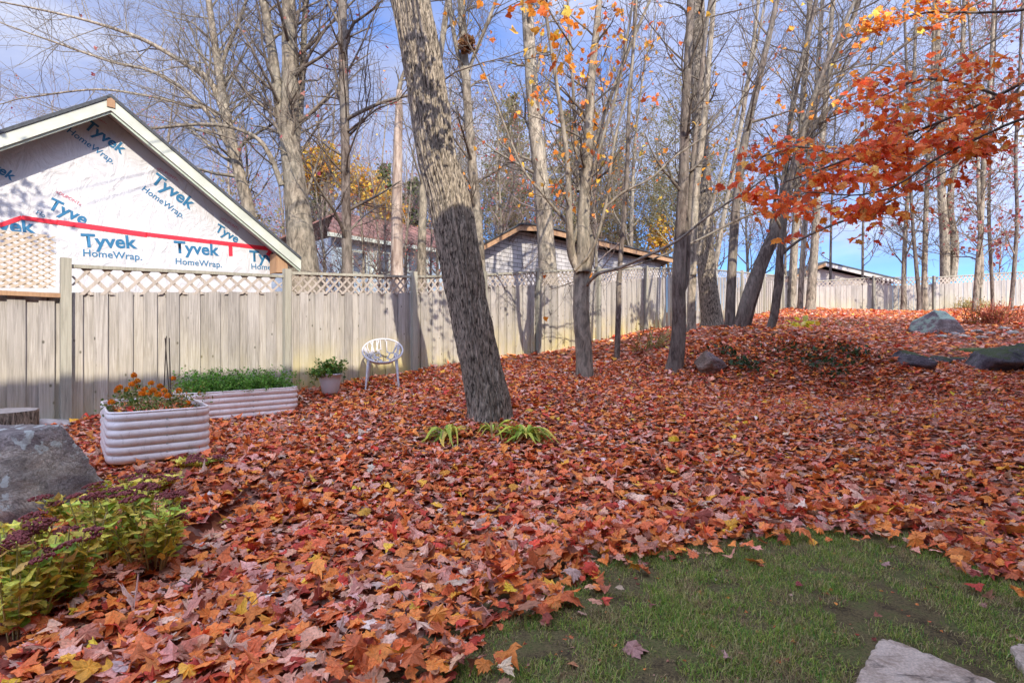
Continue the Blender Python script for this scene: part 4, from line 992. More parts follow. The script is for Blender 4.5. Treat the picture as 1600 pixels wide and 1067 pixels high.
tree(1157, 12.8, [[(1156, 516, 22), (1168, 470, 22), (1190, 410, 21), (1216, 350, 19), (1232, 290, 15), (1255, 210, 12), (1290, 120, 9), (1335, 20, 7), (1370, -80, 5)],
                  [(1216, 350, 10), (1228, 260, 9, .2), (1240, 160, 8, .3), (1262, 60, 7, .4), (1290, -60, 5, .5)],
                  [(1250, 230, 7), (1300, 165, 6, -.3), (1370, 105, 5, -.5), (1450, 45, 4, -.8), (1540, 0, 3, -1)]],
     'strongly leaning maple stem tilting right across the others', near(12.8, up=(0.05, 0.07, 0.04, 0.0)), side_n=18, side_L=(0.9, 2.6), ystart=330, nl=70, lsize=0.07, pal='orange', bias=(0.7, -0.1, 0.35))
tree(1182, 13.4, [[(1168, 515, 8), (1176, 480, 9), (1188, 440, 8), (1197, 400, 7), (1205, 350, 6), (1215, 290, 5)]],
     'thin dark stem growing just right of the strongly leaning maple', near(13.4), side_n=8, side_L=(0.4, 1.0), ystart=430, name='sapling', sides=7)
tree(1204, 12.0, [[(1200, 522, 13), (1209, 495, 13), (1215, 455, 13), (1218, 435, 14), (1219, 400, 11), (1226, 340, 10), (1240, 270, 9), (1262, 180, 8), (1300, 80, 7), (1350, -30, 5)],
                  [(1228, 330, 6), (1262, 280, 5, -.3), (1310, 240, 5, -.5), (1380, 190, 4, -.8), (1460, 120, 3.5, -1.0), (1560, 60, 3, -1.4)],
                  [(1219, 400, 5), (1250, 375, 4, -.2), (1300, 352, 4, -.5), (1360, 330, 3.5, -.8), (1420, 300, 3, -1)],
                  [(1222, 360, 5), (1200, 330, 4, -.2), (1150, 345, 4, -.4), (1090, 375, 3.5, -.7), (1020, 405, 3, -.9)]],
     'crooked maple stem with a knot at its bend, rightmost of the cluster', near(12.0, up=(0.05, 0.05, 0.04, 0.0)), side_n=18, side_L=(0.8, 2.3), ystart=330, nl=90, lsize=0.07, pal='orange', bias=(0.7, -0.2, 0.25))
for bx, Z, path, lab in [(1236, 25, [(1236, 480, 13), (1240, 400, 12), (1246, 300, 11), (1252, 180, 9), (1262, 40, 8), (1270, -80, 6)], 'pale trunk by the fence corner, leftmost of the three there'),
                         (1251, 24, [(1250, 480, 9), (1254, 400, 8), (1262, 300, 8), (1272, 180, 7), (1282, 40, 6), (1290, -80, 5)], 'slim pale trunk by the fence corner, middle of the three there'),
                         (1270, 23.5, [(1266, 480, 15), (1270, 420, 13), (1276, 320, 11), (1285, 200, 9), (1296, 60, 7), (1306, -80, 6)], 'pale forked trunk standing against the left end of the far fence'),
                         (1135, 22, [(1112, 455, 9), (1120, 400, 8), (1132, 330, 7), (1150, 240, 7), (1170, 120, 6), (1185, 0, 5)], 'thin pale trunk seen between the cluster stems and the fence')]:
    tree(bx, Z, [path], lab, near(Z, up=(0.1, 0.1, 0.05, 0)), bark='bark_pale', twig='twig_pale', side_n=9, side_L=(1.0, 3.4), ystart=330, nl=40, lsize=0.08, pal='rust', sides=7, tmpl=LEAF_LO)
# behind the long fence
bf = [
 (385, 12.6, [[(402, 420, 20), (392, 345, 19), (372, 265, 17), (352, 175, 14), (338, 90, 11), (325, 0, 9), (318, -90, 7)],
              [(356, 195, 11), (330, 130, 9), (290, 100, 7), (220, 60, 6), (130, 30, 4), (40, 10, 3)],
              [(372, 262, 8), (340, 200, 7), (300, 150, 6), (240, 112, 5), (170, 95, 4), (70, 60, 3)],
              [(400, 340, 6), (340, 185, 6), (290, 165, 5), (230, 150, 4), (150, 140, 3), (60, 150, 2.5)],
              [(352, 175, 7), (345, 110, 7), (372, 40, 5), (400, -40, 4)]],
  'pale grey tree leaning left with long boughs reaching over the garage', 'bark_pale', 'twig_pale', 22, (0.9, 2.6), 330, 18),
 (470, 12.0, [[(476, 440, 52), (470, 380, 44), (461, 300, 36), (452, 220, 30), (450, 130, 26), (448, 40, 22), (446, -90, 18)],
              [(452, 235, 20), (436, 160, 17), (425, 80, 15), (412, 0, 12), (400, -90, 10)],
              [(460, 240, 12), (470, 160, 10, .3), (476, 60, 9, .3), (484, -60, 7, .3)],
              [(440, 290, 9, -.2), (420, 240, 8, -.3), (392, 210, 6, -.3), (330, 193, 5, -.3), (240, 200, 4, -.4)]],
  'thick forked trunk behind the fence, right beside the garage eave', 'bark_pale', 'twig', 18, (0.9, 2.8), 330, 30),
 (540, 10.6, [[(543, 440, 18), (541, 340, 15), (539, 240, 14), (535, 140, 15), (532, 40, 14), (530, -90, 12)],
              [(535, 190, 7), (565, 175, 6, -.2), (600, 160, 5, -.3), (640, 150, 4, -.4)]],
  'straight dark trunk behind the fence in front of the pale blue house', 'bark', 'twig', 20, (0.9, 2.6), 380, 40),
 (618, 13.0, [[(621, 440, 20), (620, 360, 18), (621, 260, 15), (622, 190, 13), (624, 142, 9)]],
  'bleached dead snag with a broken top in front of the blue house', 'bark_snag', 'twig_pale', 2, (0.3, 0.7), 300, 0),
 (658, 13.6, [[(658, 440, 15), (660, 350, 13), (664, 260, 12), (680, 140, 10), (700, 0, 9)]],
  'mottled slim trunk half hidden behind the leaning maple', 'bark_pale', 'twig_pale', 8, (0.8, 2.0), 300, 10),
 (735, 12.6, [[(752, 440, 17), (745, 330, 15), (736, 230, 14), (729, 130, 13), (724, 60, 12), (716, -90, 10)],
              [(730, 140, 8), (712, 70, 7), (700, 0, 6), (690, -80, 5)], [(732, 110, 6), (752, 60, 6), (775, 0, 5), (800, -80, 4)]],
  'forked trunk right of the leaning maple that carries the leaf nest', 'bark_pale', 'twig', 15, (0.8, 2.4), 330, 30),
 (856, 15.0, [[(857, 440, 30), (853, 380, 27), (845, 290, 24), (834, 190, 21), (826, 90, 19), (819, 0, 18), (812, -90, 16)]],
  'pale smooth trunk rising in front of the brick outbuilding', 'bark_pale', 'twig_pale', 13, (0.9, 3.0), 330, 30),
]
nest_parent = None
for bx, Z, paths, lab, bk, tw, sn, sL_, ys_, nl in bf:
    rt_, tp_ = tree(bx, Z, paths, lab, near(Z, up=(0.06, 0.07, 0.04, 0.0), kids=(0, 7, 5, 4)), bark=bk, twig=tw, side_n=sn, side_L=sL_, ystart=ys_, nl=nl, lsize=0.06, pal='pink' if bx < 700 else 'orange', sides=10, name='dead_snag' if bx == 618 else 'tree')
# orange leaf nest (squirrel drey)
c = P(729, 70, 12.3); mb = MB(); n_ = 260
d_ = rng.normal(0, 1, (n_, 3)); d_ /= np.linalg.norm(d_, axis=1, keepdims=True)
add_leaves(mb, c + d_ * rng.uniform(0.08, 0.2, (n_, 1)), rng.uniform(0.05, 0.08, n_), rng.uniform(0, 3, n_), rng.uniform(0, 6, n_), rng.uniform(0, 6, n_), LEAF_MID, pick([(1, (0.20, 0.10, 0.05)), (1, (0.32, 0.16, 0.07))], n_), 0.3)
setp(mb.build('squirrel_nest', M['tree_leaf']), 'round brown leaf nest lodged in the fork of a trunk behind the fence', 'nest')
# behind the far fence
for bx, Z, paths, lab, bk, nl in [
 (1476, 31, [[(1476, 470, 14), (1476, 380, 14), (1472, 300, 12), (1470, 200, 11), (1466, 60, 9), (1464, -60, 7)], [(1488, 440, 12), (1492, 380, 12), (1484, 320, 10), (1494, 240, 9), (1500, 120, 7), (1506, -20, 6)]], 'thick twin trunk behind the far fence', 'bark_pale', 40),
 (1412, 26, [[(1412, 466, 8), (1413, 400, 7), (1417, 320, 6), (1424, 200, 6), (1430, 80, 5), (1436, -60, 4)]], 'slim sapling in front of the far fence, leftmost of the four near the lichened rock', 'bark_pale', 50),
 (1436, 25.5, [[(1436, 464, 6), (1432, 420, 6), (1427, 360, 5), (1422, 280, 5), (1418, 160, 4), (1412, 20, 4)]], 'thin reddish sapling just left of the lichened rock', 'bark', 30),
 (1445, 26, [[(1444, 462, 9), (1445, 400, 8), (1447, 320, 7), (1452, 200, 6), (1458, 80, 5), (1462, -60, 4)]], 'slim sapling rising directly above the left side of the lichened rock', 'bark_pale', 50),
 (1527, 24, [[(1524, 476, 9), (1528, 420, 8), (1534, 340, 7), (1538, 240, 7), (1548, 120, 6), (1556, -40, 5)], [(1531, 450, 5), (1534, 420, 6), (1530, 340, 5), (1528, 260, 5), (1520, 140, 4), (1512, 0, 4)]], 'twin stemmed sapling with sparse pink leaves right of the lichened rock', 'bark_pale', 420),
 (1552, 25, [[(1551, 476, 5), (1549, 420, 5), (1545, 340, 5), (1546, 260, 4), (1550, 150, 4), (1556, 20, 3)]], 'thin sapling with pink leaves standing near the right edge', 'bark', 420),
 (1587, 24, [[(1580, 476, 6), (1585, 420, 6), (1590, 340, 5), (1588, 240, 5), (1594, 120, 4), (1600, -20, 4)]], 'leafy pink sapling at the right edge of the picture', 'bark', 520),
 (1345, 30, [[(1348, 470, 4), (1348, 380, 4), (1350, 300, 3.5), (1352, 220, 3), (1355, 140, 2.5)]], 'spindly sapling in front of the right slope of the far house roof', 'bark', 14),
 (1298, 30, [[(1297, 470, 4), (1298, 390, 4), (1300, 310, 3.5), (1303, 230, 3), (1306, 160, 2.5)]], 'spindly sapling in front of the peak of the far house roof', 'bark', 14)]:
    tree(bx, Z, paths, lab, near(Z, up=(0.08, 0.08, 0.05, 0)), bark=bk, twig='twig_pale', side_n=12 if bx not in (1345, 1298) else 7, side_L=(0.9, 2.8), ystart=420, nl=nl, lsize=0.10, pal='pink', sides=6, name='sapling' if bx != 1476 else 'tree', tmpl=LEAF_LO)

# the leafy orange maple whose boughs come in from the right
Tt = empty('maple_tree', (11.2, 8.0, g1(11.2, 8.0)), 'maple in full orange leaf whose boughs sweep in from the right edge', 'tree')
T = Tubes(); TW = Tubes(); tips = []
trunkp = smooth_path([(11.2, 8.0, g1(11.2, 8.0) - 0.1, 0.2), (11.0, 8.0, 3.0, 0.17), (10.6, 8.1, 5.5, 0.14), (10.2, 8.2, 8.5, 0.1)], 12)
T.add([tuple(q[:3]) for q in trunkp], list(trunkp[:, 3]), 10)
cfgM = Cfg(rmin=0.0035, kids=(0, 3, 3, 2), maxl=2, up=(0, 0.0, -0.02, -0.02), ang=(20, 50), wander=0.12)
boughs = [[(1750, 60, 7), (1640, 105, 6), (1560, 150, 5), (1470, 190, 4.5), (1380, 225, 4), (1290, 262, 3), (1225, 285, 2.5)],
          [(1560, 150, 5), (1500, 130, 4), (1440, 125, 3), (1380, 150, 2.5)],
          [(1700, 160, 6), (1600, 185, 5), (1530, 215, 4), (1460, 250, 3.5), (1400, 290, 3), (1340, 305, 2.5), (1270, 300, 2)],
          [(1470, 190, 4), (1400, 240, 3), (1330, 250, 3), (1260, 230, 2.5), (1190, 245, 2)],
          [(1720, -40, 6), (1620, 10, 5), (1540, 20, 4), (1450, 20, 3), (1370, 40, 2)],
          [(1640, 105, 4), (1600, 130, 3), (1570, 160, 3), (1540, 180, 2)]]
dens = [640, 260, 520, 330, 340, 150]
bp = []
for bi, bq in enumerate(boughs):
    Zc = 7.0 + [0.0, 1.2, -0.9, 0.4, 1.8, -0.5][bi]
    Aq = pix_path(bq, Zc, 22, 0.2); T.add([tuple(q[:3]) for q in Aq], list(Aq[:, 3]), 5)
    if bi in (0, 2, 4):
        st = trunkp[{0: 8, 2: 6, 4: 10}[bi]]
        T.add([tuple(st[:3]), tuple((st[:3] + Aq[0, :3]) / 2 + (0, 0, 0.1)), tuple(Aq[0, :3])], [0.06, 0.045, Aq[0, 3]], 6)
    sub_ = []
    for k in range(16):
        q = Aq[random.randint(4, 21)]; dd = V3(tuple(unit(Aq[-1, :3] - Aq[0, :3]))); c = (dd + rv() * 0.7 + V3((0, 0, 0.0))).normalized()
        grow(TW, V3(tuple(q[:3])), c, random.uniform(0.35, 0.9), 0.006, 1, cfgM, sub_)
    bp.append((sub_, dens[bi], bi))
mb = MB(); T.into(mb); TW.into(mb); mb.build('limbs', M['twig'], Tt, smooth=True)
for sub_, n_, bi in bp:
    n_ = int(n_ * 1.0)
    ctr = rng.integers(0, len(sub_), max(8, n_ // 9)); idx = ctr[rng.integers(0, len(ctr), n_)]; Q = np.array([tuple(sub_[i][0]) for i in idx]) + rng.normal(0, 1, (n_, 3)) * np.array((0.13, 0.13, 0.045))
    pal_ = [(6, (0.84, 0.20, 0.04)), (3, (0.88, 0.32, 0.05)), (4, (0.72, 0.12, 0.035)), (0.6, (0.90, 0.50, 0.10))] if bi != 4 else LEAFN['orange']
    mb = MB(); add_leaves(mb, Q, rng.uniform(0.05, 0.098, n_), np.abs(rng.normal(0.9, 0.5, n_)), rng.normal(0, 0.9, n_), rng.normal(math.pi, 0.8, n_), LEAF_HI, pick(pal_, n_), 0.22)
    setp(mb.build('foliage', M['tree_leaf'], Tt), kind='stuff')

# woods behind: a few kinds of bare tree, each copied
def wood_tree(seed, spread, hgt, kids, rmin, twig, upw, leaves=0, pal='pink'):
    random.seed(seed); T = Tubes(); TW = Tubes(); tips = []
    cfg = Cfg(rmin=rmin * 0.8, cull=False, kids=kids, up=(0.05, upw, upw * 0.7, 0.0), maxl=3, segs=(6, 5, 3, 2), sides=(6, 4, 3, 3), ang=(25, 60), ratio=0.5)
    p = V3((0, 0, -0.2)); d = V3((random.uniform(-0.08, 0.08), random.uniform(-0.08, 0.08), 1)).normalized(); pts = [p]; r0 = hgt * 0.0078
    nn = 9
    for k in range(nn):
        d = (d + rv() * 0.035 + V3((0, 0, 0.05))).normalized(); p = p + d * hgt * 0.85 / nn; pts.append(p)
    rad = [r0 * (1 - 0.85 * k / nn) for k in range(nn + 1)]
    T.add(pts, rad, 7)
    for k in range(24):
        t = 0.2 + 0.78 * (k + random.random()) / 22; i = int(t * nn); q = pts[i].lerp(pts[min(i + 1, nn)], t * nn - i)
        a = R(random.uniform(28, 58)); ax = V3((random.gauss(0, 1), random.gauss(0, 1), 0)).normalized()
        grow(TW, q, Matrix.Rotation(a, 3, ax) @ V3((0, 0, 1)), hgt * spread * (1.1 - 0.6 * t) * random.uniform(0.7, 1.1), max(rmin, rad[i] * 0.45), 1, cfg, tips)
    a = MB(); T.into(a); b_ = MB(); TW.into(b_)
    mt, mc = a.mesh('trunk', M['bark_pale'], True), b_.mesh('crown', M[twig], True)
    ml = None
    if leaves:
        c_ = MB(); idx = rng.integers(0, len(tips), leaves); Q = np.array([tuple(tips[i][0]) for i in idx]) + rng.normal(0, 0.12, (leaves, 3))
        add_leaves(c_, Q, rng.uniform(0.05, 0.09, leaves) if pal == 'olive' else rng.uniform(0.07, 0.12, leaves), rng.uniform(0, 3, leaves), rng.uniform(0, 6, leaves), rng.uniform(0, 6, leaves), LEAF_LO, pick(LEAFN[pal], leaves), 0.3); ml = c_.mesh('foliage', M['tree_leaf'])
    return mt, mc, ml
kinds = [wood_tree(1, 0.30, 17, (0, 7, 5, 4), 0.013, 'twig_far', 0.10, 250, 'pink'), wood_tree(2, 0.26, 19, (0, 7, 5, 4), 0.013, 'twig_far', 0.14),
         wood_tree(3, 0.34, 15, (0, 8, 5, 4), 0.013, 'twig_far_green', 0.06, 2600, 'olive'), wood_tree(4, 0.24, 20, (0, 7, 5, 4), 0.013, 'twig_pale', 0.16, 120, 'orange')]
def plant_tree(kind, X, Y, sc, rz, name, label, cat, group=None, gz=None):
    mt, mc, ml = kinds[kind]; r_ = empty(name, (X, Y, g1(X, Y) if gz is None else gz), label, cat, group); r_.scale = (sc, sc, sc * 1.0); r_.rotation_euler = (0, 0, rz)
    for nm, me in (('trunk', mt), ('crown', mc), ('foliage', ml)):
        if me is None: continue
        o = bpy.data.objects.new(nm, me); col.objects.link(o); o.parent = r_
        if nm == 'foliage': o['kind'] = 'stuff'
    return r_
random.seed(5)
spots = []
for x in range(-60, 430, 24): spots.append((x + random.uniform(-14, 14), random.uniform(24, 34), random.choice((0, 0, 1)), random.uniform(0.62, 0.8)))
for x in range(430, 760, 30): spots.append((x + random.uniform(-12, 12), random.uniform(30, 40), random.choice((0, 1, 3)), random.uniform(0.75, 1.0)))
for x in range(700, 1090, 14): spots.append((x + random.uniform(-12, 12), random.uniform(27, 42), random.choice((0, 2, 2, 3, 1)), random.uniform(0.8, 1.1)))
for x in range(1080, 1290, 46): spots.append((x + random.uniform(-12, 12), random.uniform(34, 46), random.choice((1, 3, 0)), random.uniform(0.8, 1.0)))
for x, Z, kd, sc in ((500, 16.5, 1, 0.42), (528, 17.5, 0, 0.40), (566, 16.5, 1, 0.40), (590, 17.8, 1, 0.42), (608, 16.2, 0, 0.36), (640, 17, 1, 0.45), (672, 17.5, 0, 0.42), (690, 19, 1, 0.5), (780, 16.8, 1, 0.45), (925, 19, 1, 0.5)): spots.append((x, Z, kd, sc))
for x in range(1560, 1760, 90): spots.append((x + random.uniform(-12, 12), random.uniform(44, 52), random.choice((0, 1)), random.uniform(0.6, 0.75)))
LK = ('bare tree with a few pink leaves', 'tall bare brown twigged tree', 'bushy tree with olive brown leaves', 'upright pale tree with some orange leaves')
for x, Z, kd, sc in spots:
    where = 'behind the wrapped garage' if x < 425 else 'in the wood behind the pale blue house' if x < 700 else 'in the wood behind the brick outbuilding' if x < 1075 else 'far behind the stems on the bank' if x < 1310 else 'beyond the far fence at the right edge'
    plant_tree(kd, (x - 800) / FPX * Z, Z, sc, random.uniform(0, 6.28), 'wood_tree', LK[kd] + ' ' + where, 'tree', LK[kd].split(' with')[0] + 's ' + where)
# coloured trees in the wood
def leaf_tree(px_, pyc, Z, rx, rz, n_, size, pal, name, label, cat='tree', clump=9, trunk=True, mat_='tree_leaf'):
    c = P(px_, pyc, Z); gz = g1(c[0], Z); r_ = empty(name, (c[0], Z, gz), label, cat)
    q = tube_mb([(c[0], Z, gz - 0.2), (c[0] + 0.1, Z, (gz + c[2]) / 2), (c[0], Z, c[2] + rz * 0.5)], [0.16, 0.12, 0.04], 7); q.build('trunk', M['bark'], r_, smooth=True)
    cc = rng.normal(0, 1, (clump, 3)); cc /= np.linalg.norm(cc, axis=1, keepdims=True); cc = c + cc * rng.uniform(0.3, 0.85, (clump, 1)) * np.array((rx, rx * 0.7, rz))
    T_ = Tubes()
    for k_ in range(clump): T_.add([(c[0], Z, c[2] - rz * 0.7), tuple((cc[k_] + np.array((c[0], Z, c[2]))) / 2), tuple(cc[k_])], [0.06, 0.04, 0.015], 4)
    q = MB(); T_.into(q); q.build('crown', M['twig'], r_)
    idx = rng.integers(0, clump, n_); pos = cc[idx] + rng.normal(0, 1, (n_, 3)) * np.array((rx, rx, rz)) * 0.24
    q = MB(); add_leaves(q, pos, rng.uniform(0.7, 1.3, n_) * size, rng.uniform(0, 3, n_), rng.uniform(0, 6, n_), rng.uniform(0, 6, n_), LEAF_LO, pick(LEAFN[pal], n_), 0.3)
    setp(q.build('foliage', M[mat_], r_), kind='stuff')
leaf_tree(510, 275, 31, 1.5, 1.9, 1500, 0.13, 'yellow', 'yellow_tree', 'golden yellow leaved tree seen between the forked trunk and the straight dark trunk')
leaf_tree(565, 285, 29, 1.3, 1.4, 1300, 0.12, 'yellow', 'yellow_tree', 'golden yellow leaved tree just above the rust red roof')
leaf_tree(600, 325, 28, 1.4, 1.5, 1100, 0.12, 'yellow', 'yellow_tree', 'yellow orange tree behind the blue house near the bleached snag')
leaf_tree(1035, 370, 30, 1.0, 1.3, 500, 0.10, 'yellow', 'yellow_tree', 'small yellow green tree above the right end of the outbuilding roof')
leaf_tree(370, 350, 26, 2.2, 2.0, 1200, 0.10, 'olive', 'brown_tree', 'olive brown leaved tree behind the garage roof, left of the forked trunk')
def conifer(px_, ytop, Z, hgt_m, rb, name, label, pal='green'):
    c = P(px_, ytop, Z); gz = g1(c[0], Z); top_ = c[2]; r_ = empty(name, (c[0], Z, gz), label, 'tree')
    tube_mb([(c[0], Z, gz - 0.2), (c[0], Z, top_)], [0.2, 0.03], 7).build('trunk', M['bark'], r_)
    T_ = Tubes(); P_ = []
    nb = 70
    for k_ in range(nb):
        t = k_ / nb; z = top_ - t * hgt_m; a = k_ * 2.4; L_ = rb * (0.15 + t * 0.95) * random.uniform(0.7, 1.1)
        e = (c[0] + math.cos(a) * L_, Z + math.sin(a) * L_, z - 0.15 * L_)
        T_.add([(c[0], Z, z), e], [0.03, 0.01], 3)
        for u_ in np.linspace(0.25, 1.0, 9): P_.append(np.array((c[0], Z, z)) * (1 - u_) + np.array(e) * u_)
    q = MB(); T_.into(q); q.build('crown', M['twig'], r_)
    P_ = np.repeat(np.array(P_), 5, 0); P_ = P_ + rng.normal(0, 0.13, P_.shape); n_ = len(P_)
    q = MB(); add_leaves(q, P_, rng.uniform(0.10, 0.2, n_), rng.uniform(0, 3, n_), rng.uniform(0, 6, n_), rng.uniform(0, 6, n_), LEAF_LO, pick(LEAFN[pal], n_), 0.3)
    setp(q.build('foliage', M['green_leaf'], r_), kind='stuff')
conifer(600, 262, 34, 6, 1.4, 'pine_tree', 'green pine beside the yellow trees behind the blue house')
conifer(645, 285, 33, 5, 1.5, 'pine_tree', 'green pine left of the leaning maple trunk, above the rust roof')
conifer(800, 150, 46, 11, 3.2, 'pine_tree', 'tall olive green pine in the wood right of the leaning trunk', 'olive')
conifer(885, 175, 48, 11, 3.2, 'pine_tree', 'tall olive green pine in the wood behind the multi-stemmed maple', 'olive')
conifer(965, 240, 50, 9, 3.0, 'pine_tree', 'shorter olive pine in the wood behind the slender sapling', 'olive')
conifer(500, 260, 40, 7, 1.8, 'pine_tree', 'dark green pine glimpsed behind the forked trunk')
# ------------------------------------------------------------------ rocks
def rock(c, size, seed, name, label, mat_, rot=0.0, facets=1.0, cat='rock', sub=26, flat=None, only=False):
    """boulder: a sphere cut by random planes, then roughened; base sunk into the ground"""
    rg = np.random.default_rng(seed)
    u = np.linspace(0, 2 * math.pi, sub * 2, endpoint=False); v = np.linspace(0, math.pi, sub + 1)
    uu, vv = np.meshgrid(u, v); d = np.stack([np.sin(vv) * np.cos(uu), np.sin(vv) * np.sin(uu), np.cos(vv)], -1).reshape(-1, 3)
    pl = rg.normal(0, 1, (16, 3)); pl /= np.linalg.norm(pl, axis=1, keepdims=True); h = rg.uniform(0.58, 0.9, 16)
    if only: h = h * 0 + 1.1
    if flat is not None: pl = np.vstack([pl, np.array(flat)[:, :3]]); h = np.concatenate([h, np.array(flat)[:, 3]])
    dt = d @ pl.T; r = np.where(dt > 0.05, h[None] / np.maximum(dt, 0.05), 9).min(1); r = np.minimum(r, 1.15)
    r = r * facets + (1 - facets)
    nz_ = np.array([mnoise.fractal(V3(tuple(q * 2.2 + seed)), 1.0, 2.0, 5) for q in d]); r = r + nz_ * (0.032 if only else 0.055)
    Vv = d * r[:, None] * np.array(size) / 2
    ca, sa = math.cos(rot), math.sin(rot); Vv = np.stack([Vv[:, 0] * ca - Vv[:, 1] * sa, Vv[:, 0] * sa + Vv[:, 1] * ca, Vv[:, 2]], 1) + np.array(c)
    n = sub * 2; i, j = np.meshgrid(np.arange(sub), np.arange(n), indexing='ij'); j2 = (j + 1) % n
    F = np.stack([i * n + j, (i + 1) * n + j, (i + 1) * n + j2, i * n + j2], -1).reshape(-1, 4)
    q = MB(); q.add(Vv, F); o = q.build(name, mat_, None, smooth=True); setp(o, label, cat); return o
gz = lambda x, y: g1(x, y)
rock((-4.10, 3.95, 0.36), (1.95, 1.25, 1.12), 12, 'boulder', 'large grey boulder with pale lichen patches behind the sedum at the left edge', M['rock'], 0.0, 1.0, 'boulder', 64, only=True, flat=[(-0.10, -0.10, 1, 0.76), (0.97, -0.22, 0.14, 0.84), (0.60, -0.76, 0.25, 0.78), (-0.25, -0.90, 0.30, 0.60), (0.35, -0.9, -0.35, 0.72), (0, 1, 0.2, 0.7), (0.4, 0.8, 0.4, 0.75), (-1, 0, 0.1, 0.8)])
a = GP(75, 668); rock((a[0], a[1], a[2] + 0.02), (0.42, 0.3, 0.2), 4, 'rock', 'small rounded tan stone between the stump and the fence post', M['slab'])
a = GP(1112, 586); rock((a[0], a[1] + 0.15, a[2] + 0.16), (0.68, 0.6, 0.52), 8, 'rock', 'blocky brown grey rock in the leaves at the foot of the tree cluster', M['rock_brown'], 0.4)
a = GP(1470, 520); rock((a[0], a[1], a[2] + 0.2), (1.55, 1.0, 1.35), 3, 'boulder', 'pointed boulder with pale green lichen top in front of the far fence', M['rock_green'], 0.0, 1.0, 'boulder', 40, only=True, flat=[(0.05, -0.50, 0.86, 0.50), (-0.82, -0.2, 0.52, 0.47), (0.80, -0.25, 0.55, 0.50), (0, -1, -0.05, 0.55), (0, 0.5, 0.9, 0.66), (-0.3, -0.9, 0.1, 0.6)])
for x, y, w, h, sd, lab in [(1425, 566, 0.85, 0.34, 21, 'flat grey rock with mossy side, leftmost of the row in the leaves'), (1475, 563, 0.5, 0.24, 22, 'low moss covered rock, second of the row in the leaves'), (1507, 562, 0.38, 0.2, 23, 'small mossy rock between the low mossy one and the big dark one'),
                            (1562, 574, 1.3, 0.62, 24, 'big dark speckled rock near the right edge of the leaves'), (1612, 570, 0.9, 0.7, 25, 'purplish dark rock cut off by the right edge')]:
    a = GP(x, y + 6); rock((a[0], a[1] + 0.15, a[2] + h * 0.22), (w, w * 0.7, h * 1.1), sd, 'rock', lab, M['rock_dark'], sd * 0.7)
# mossy hump behind the dark rock
a = GP(1520, 548); rock((a[0], a[1], a[2] - 0.05), (1.3, 0.8, 0.26), 31, 'moss_mound', 'low moss green mound just behind the dark rocks on the right', simple('moss', (0.10, 0.12, 0.035), 0.95, 0.5, 12, bmp=0.9, bd=0.03), 0, 0.3, 'moss')
for k, (x, y) in enumerate([(1450, 520), (1490, 524), (1505, 528), (1525, 520), (1548, 524), (1568, 515), (1580, 522), (1470, 528), (1532, 530)]):
    a = GP(x, y); rock((a[0], a[1], a[2] + 0.03), (0.35, 0.28, 0.16), 40 + k, 'rock', 'small grey stone of the scatter at the foot of the lichened boulder', M['rock'], k, 1.0, 'rock', 10)
    bpy.data.objects[-1 if False else 0]
for o in [o for o in bpy.data.objects if o.get('label', '').startswith('small grey stone of the scatter')]: o['group'] = 'small stones below the lichened boulder'
# stump
sc_ = np.array(P(4, 642, 5.35)); st0 = g1(sc_[0], sc_[1])
stump = empty('tree_stump', (sc_[0], sc_[1], st0), 'sawn grey tree stump behind the boulder at the left edge', 'stump')
n = 40; q = MB(); rings = []
for z in (st0 - 0.05, st0 + 0.06, sc_[2] - 0.03, sc_[2]):
    rings.append([(sc_[0] + math.cos(t) * (0.27 + 0.012 * math.sin(9 * t) + 0.02 * mnoise.noise((math.cos(t) * 3, math.sin(t) * 3, 0))) * (1.12 if z < st0 else 1), sc_[1] + math.sin(t) * 0.27, z) for t in np.linspace(0, 2 * math.pi, n, endpoint=False)])
q.add(sum(rings, []), [[k * n + i, k * n + (i + 1) % n, (k + 1) * n + (i + 1) % n, (k + 1) * n + i] for k in range(3) for i in range(n)]); q.build('bark', M['bark_big'], stump)
q = MB(); q.add([(p_[0], p_[1], p_[2] + 0.002) for p_ in rings[3]], [list(range(n))]); q.build('cut_top', M['stump_top'], stump)

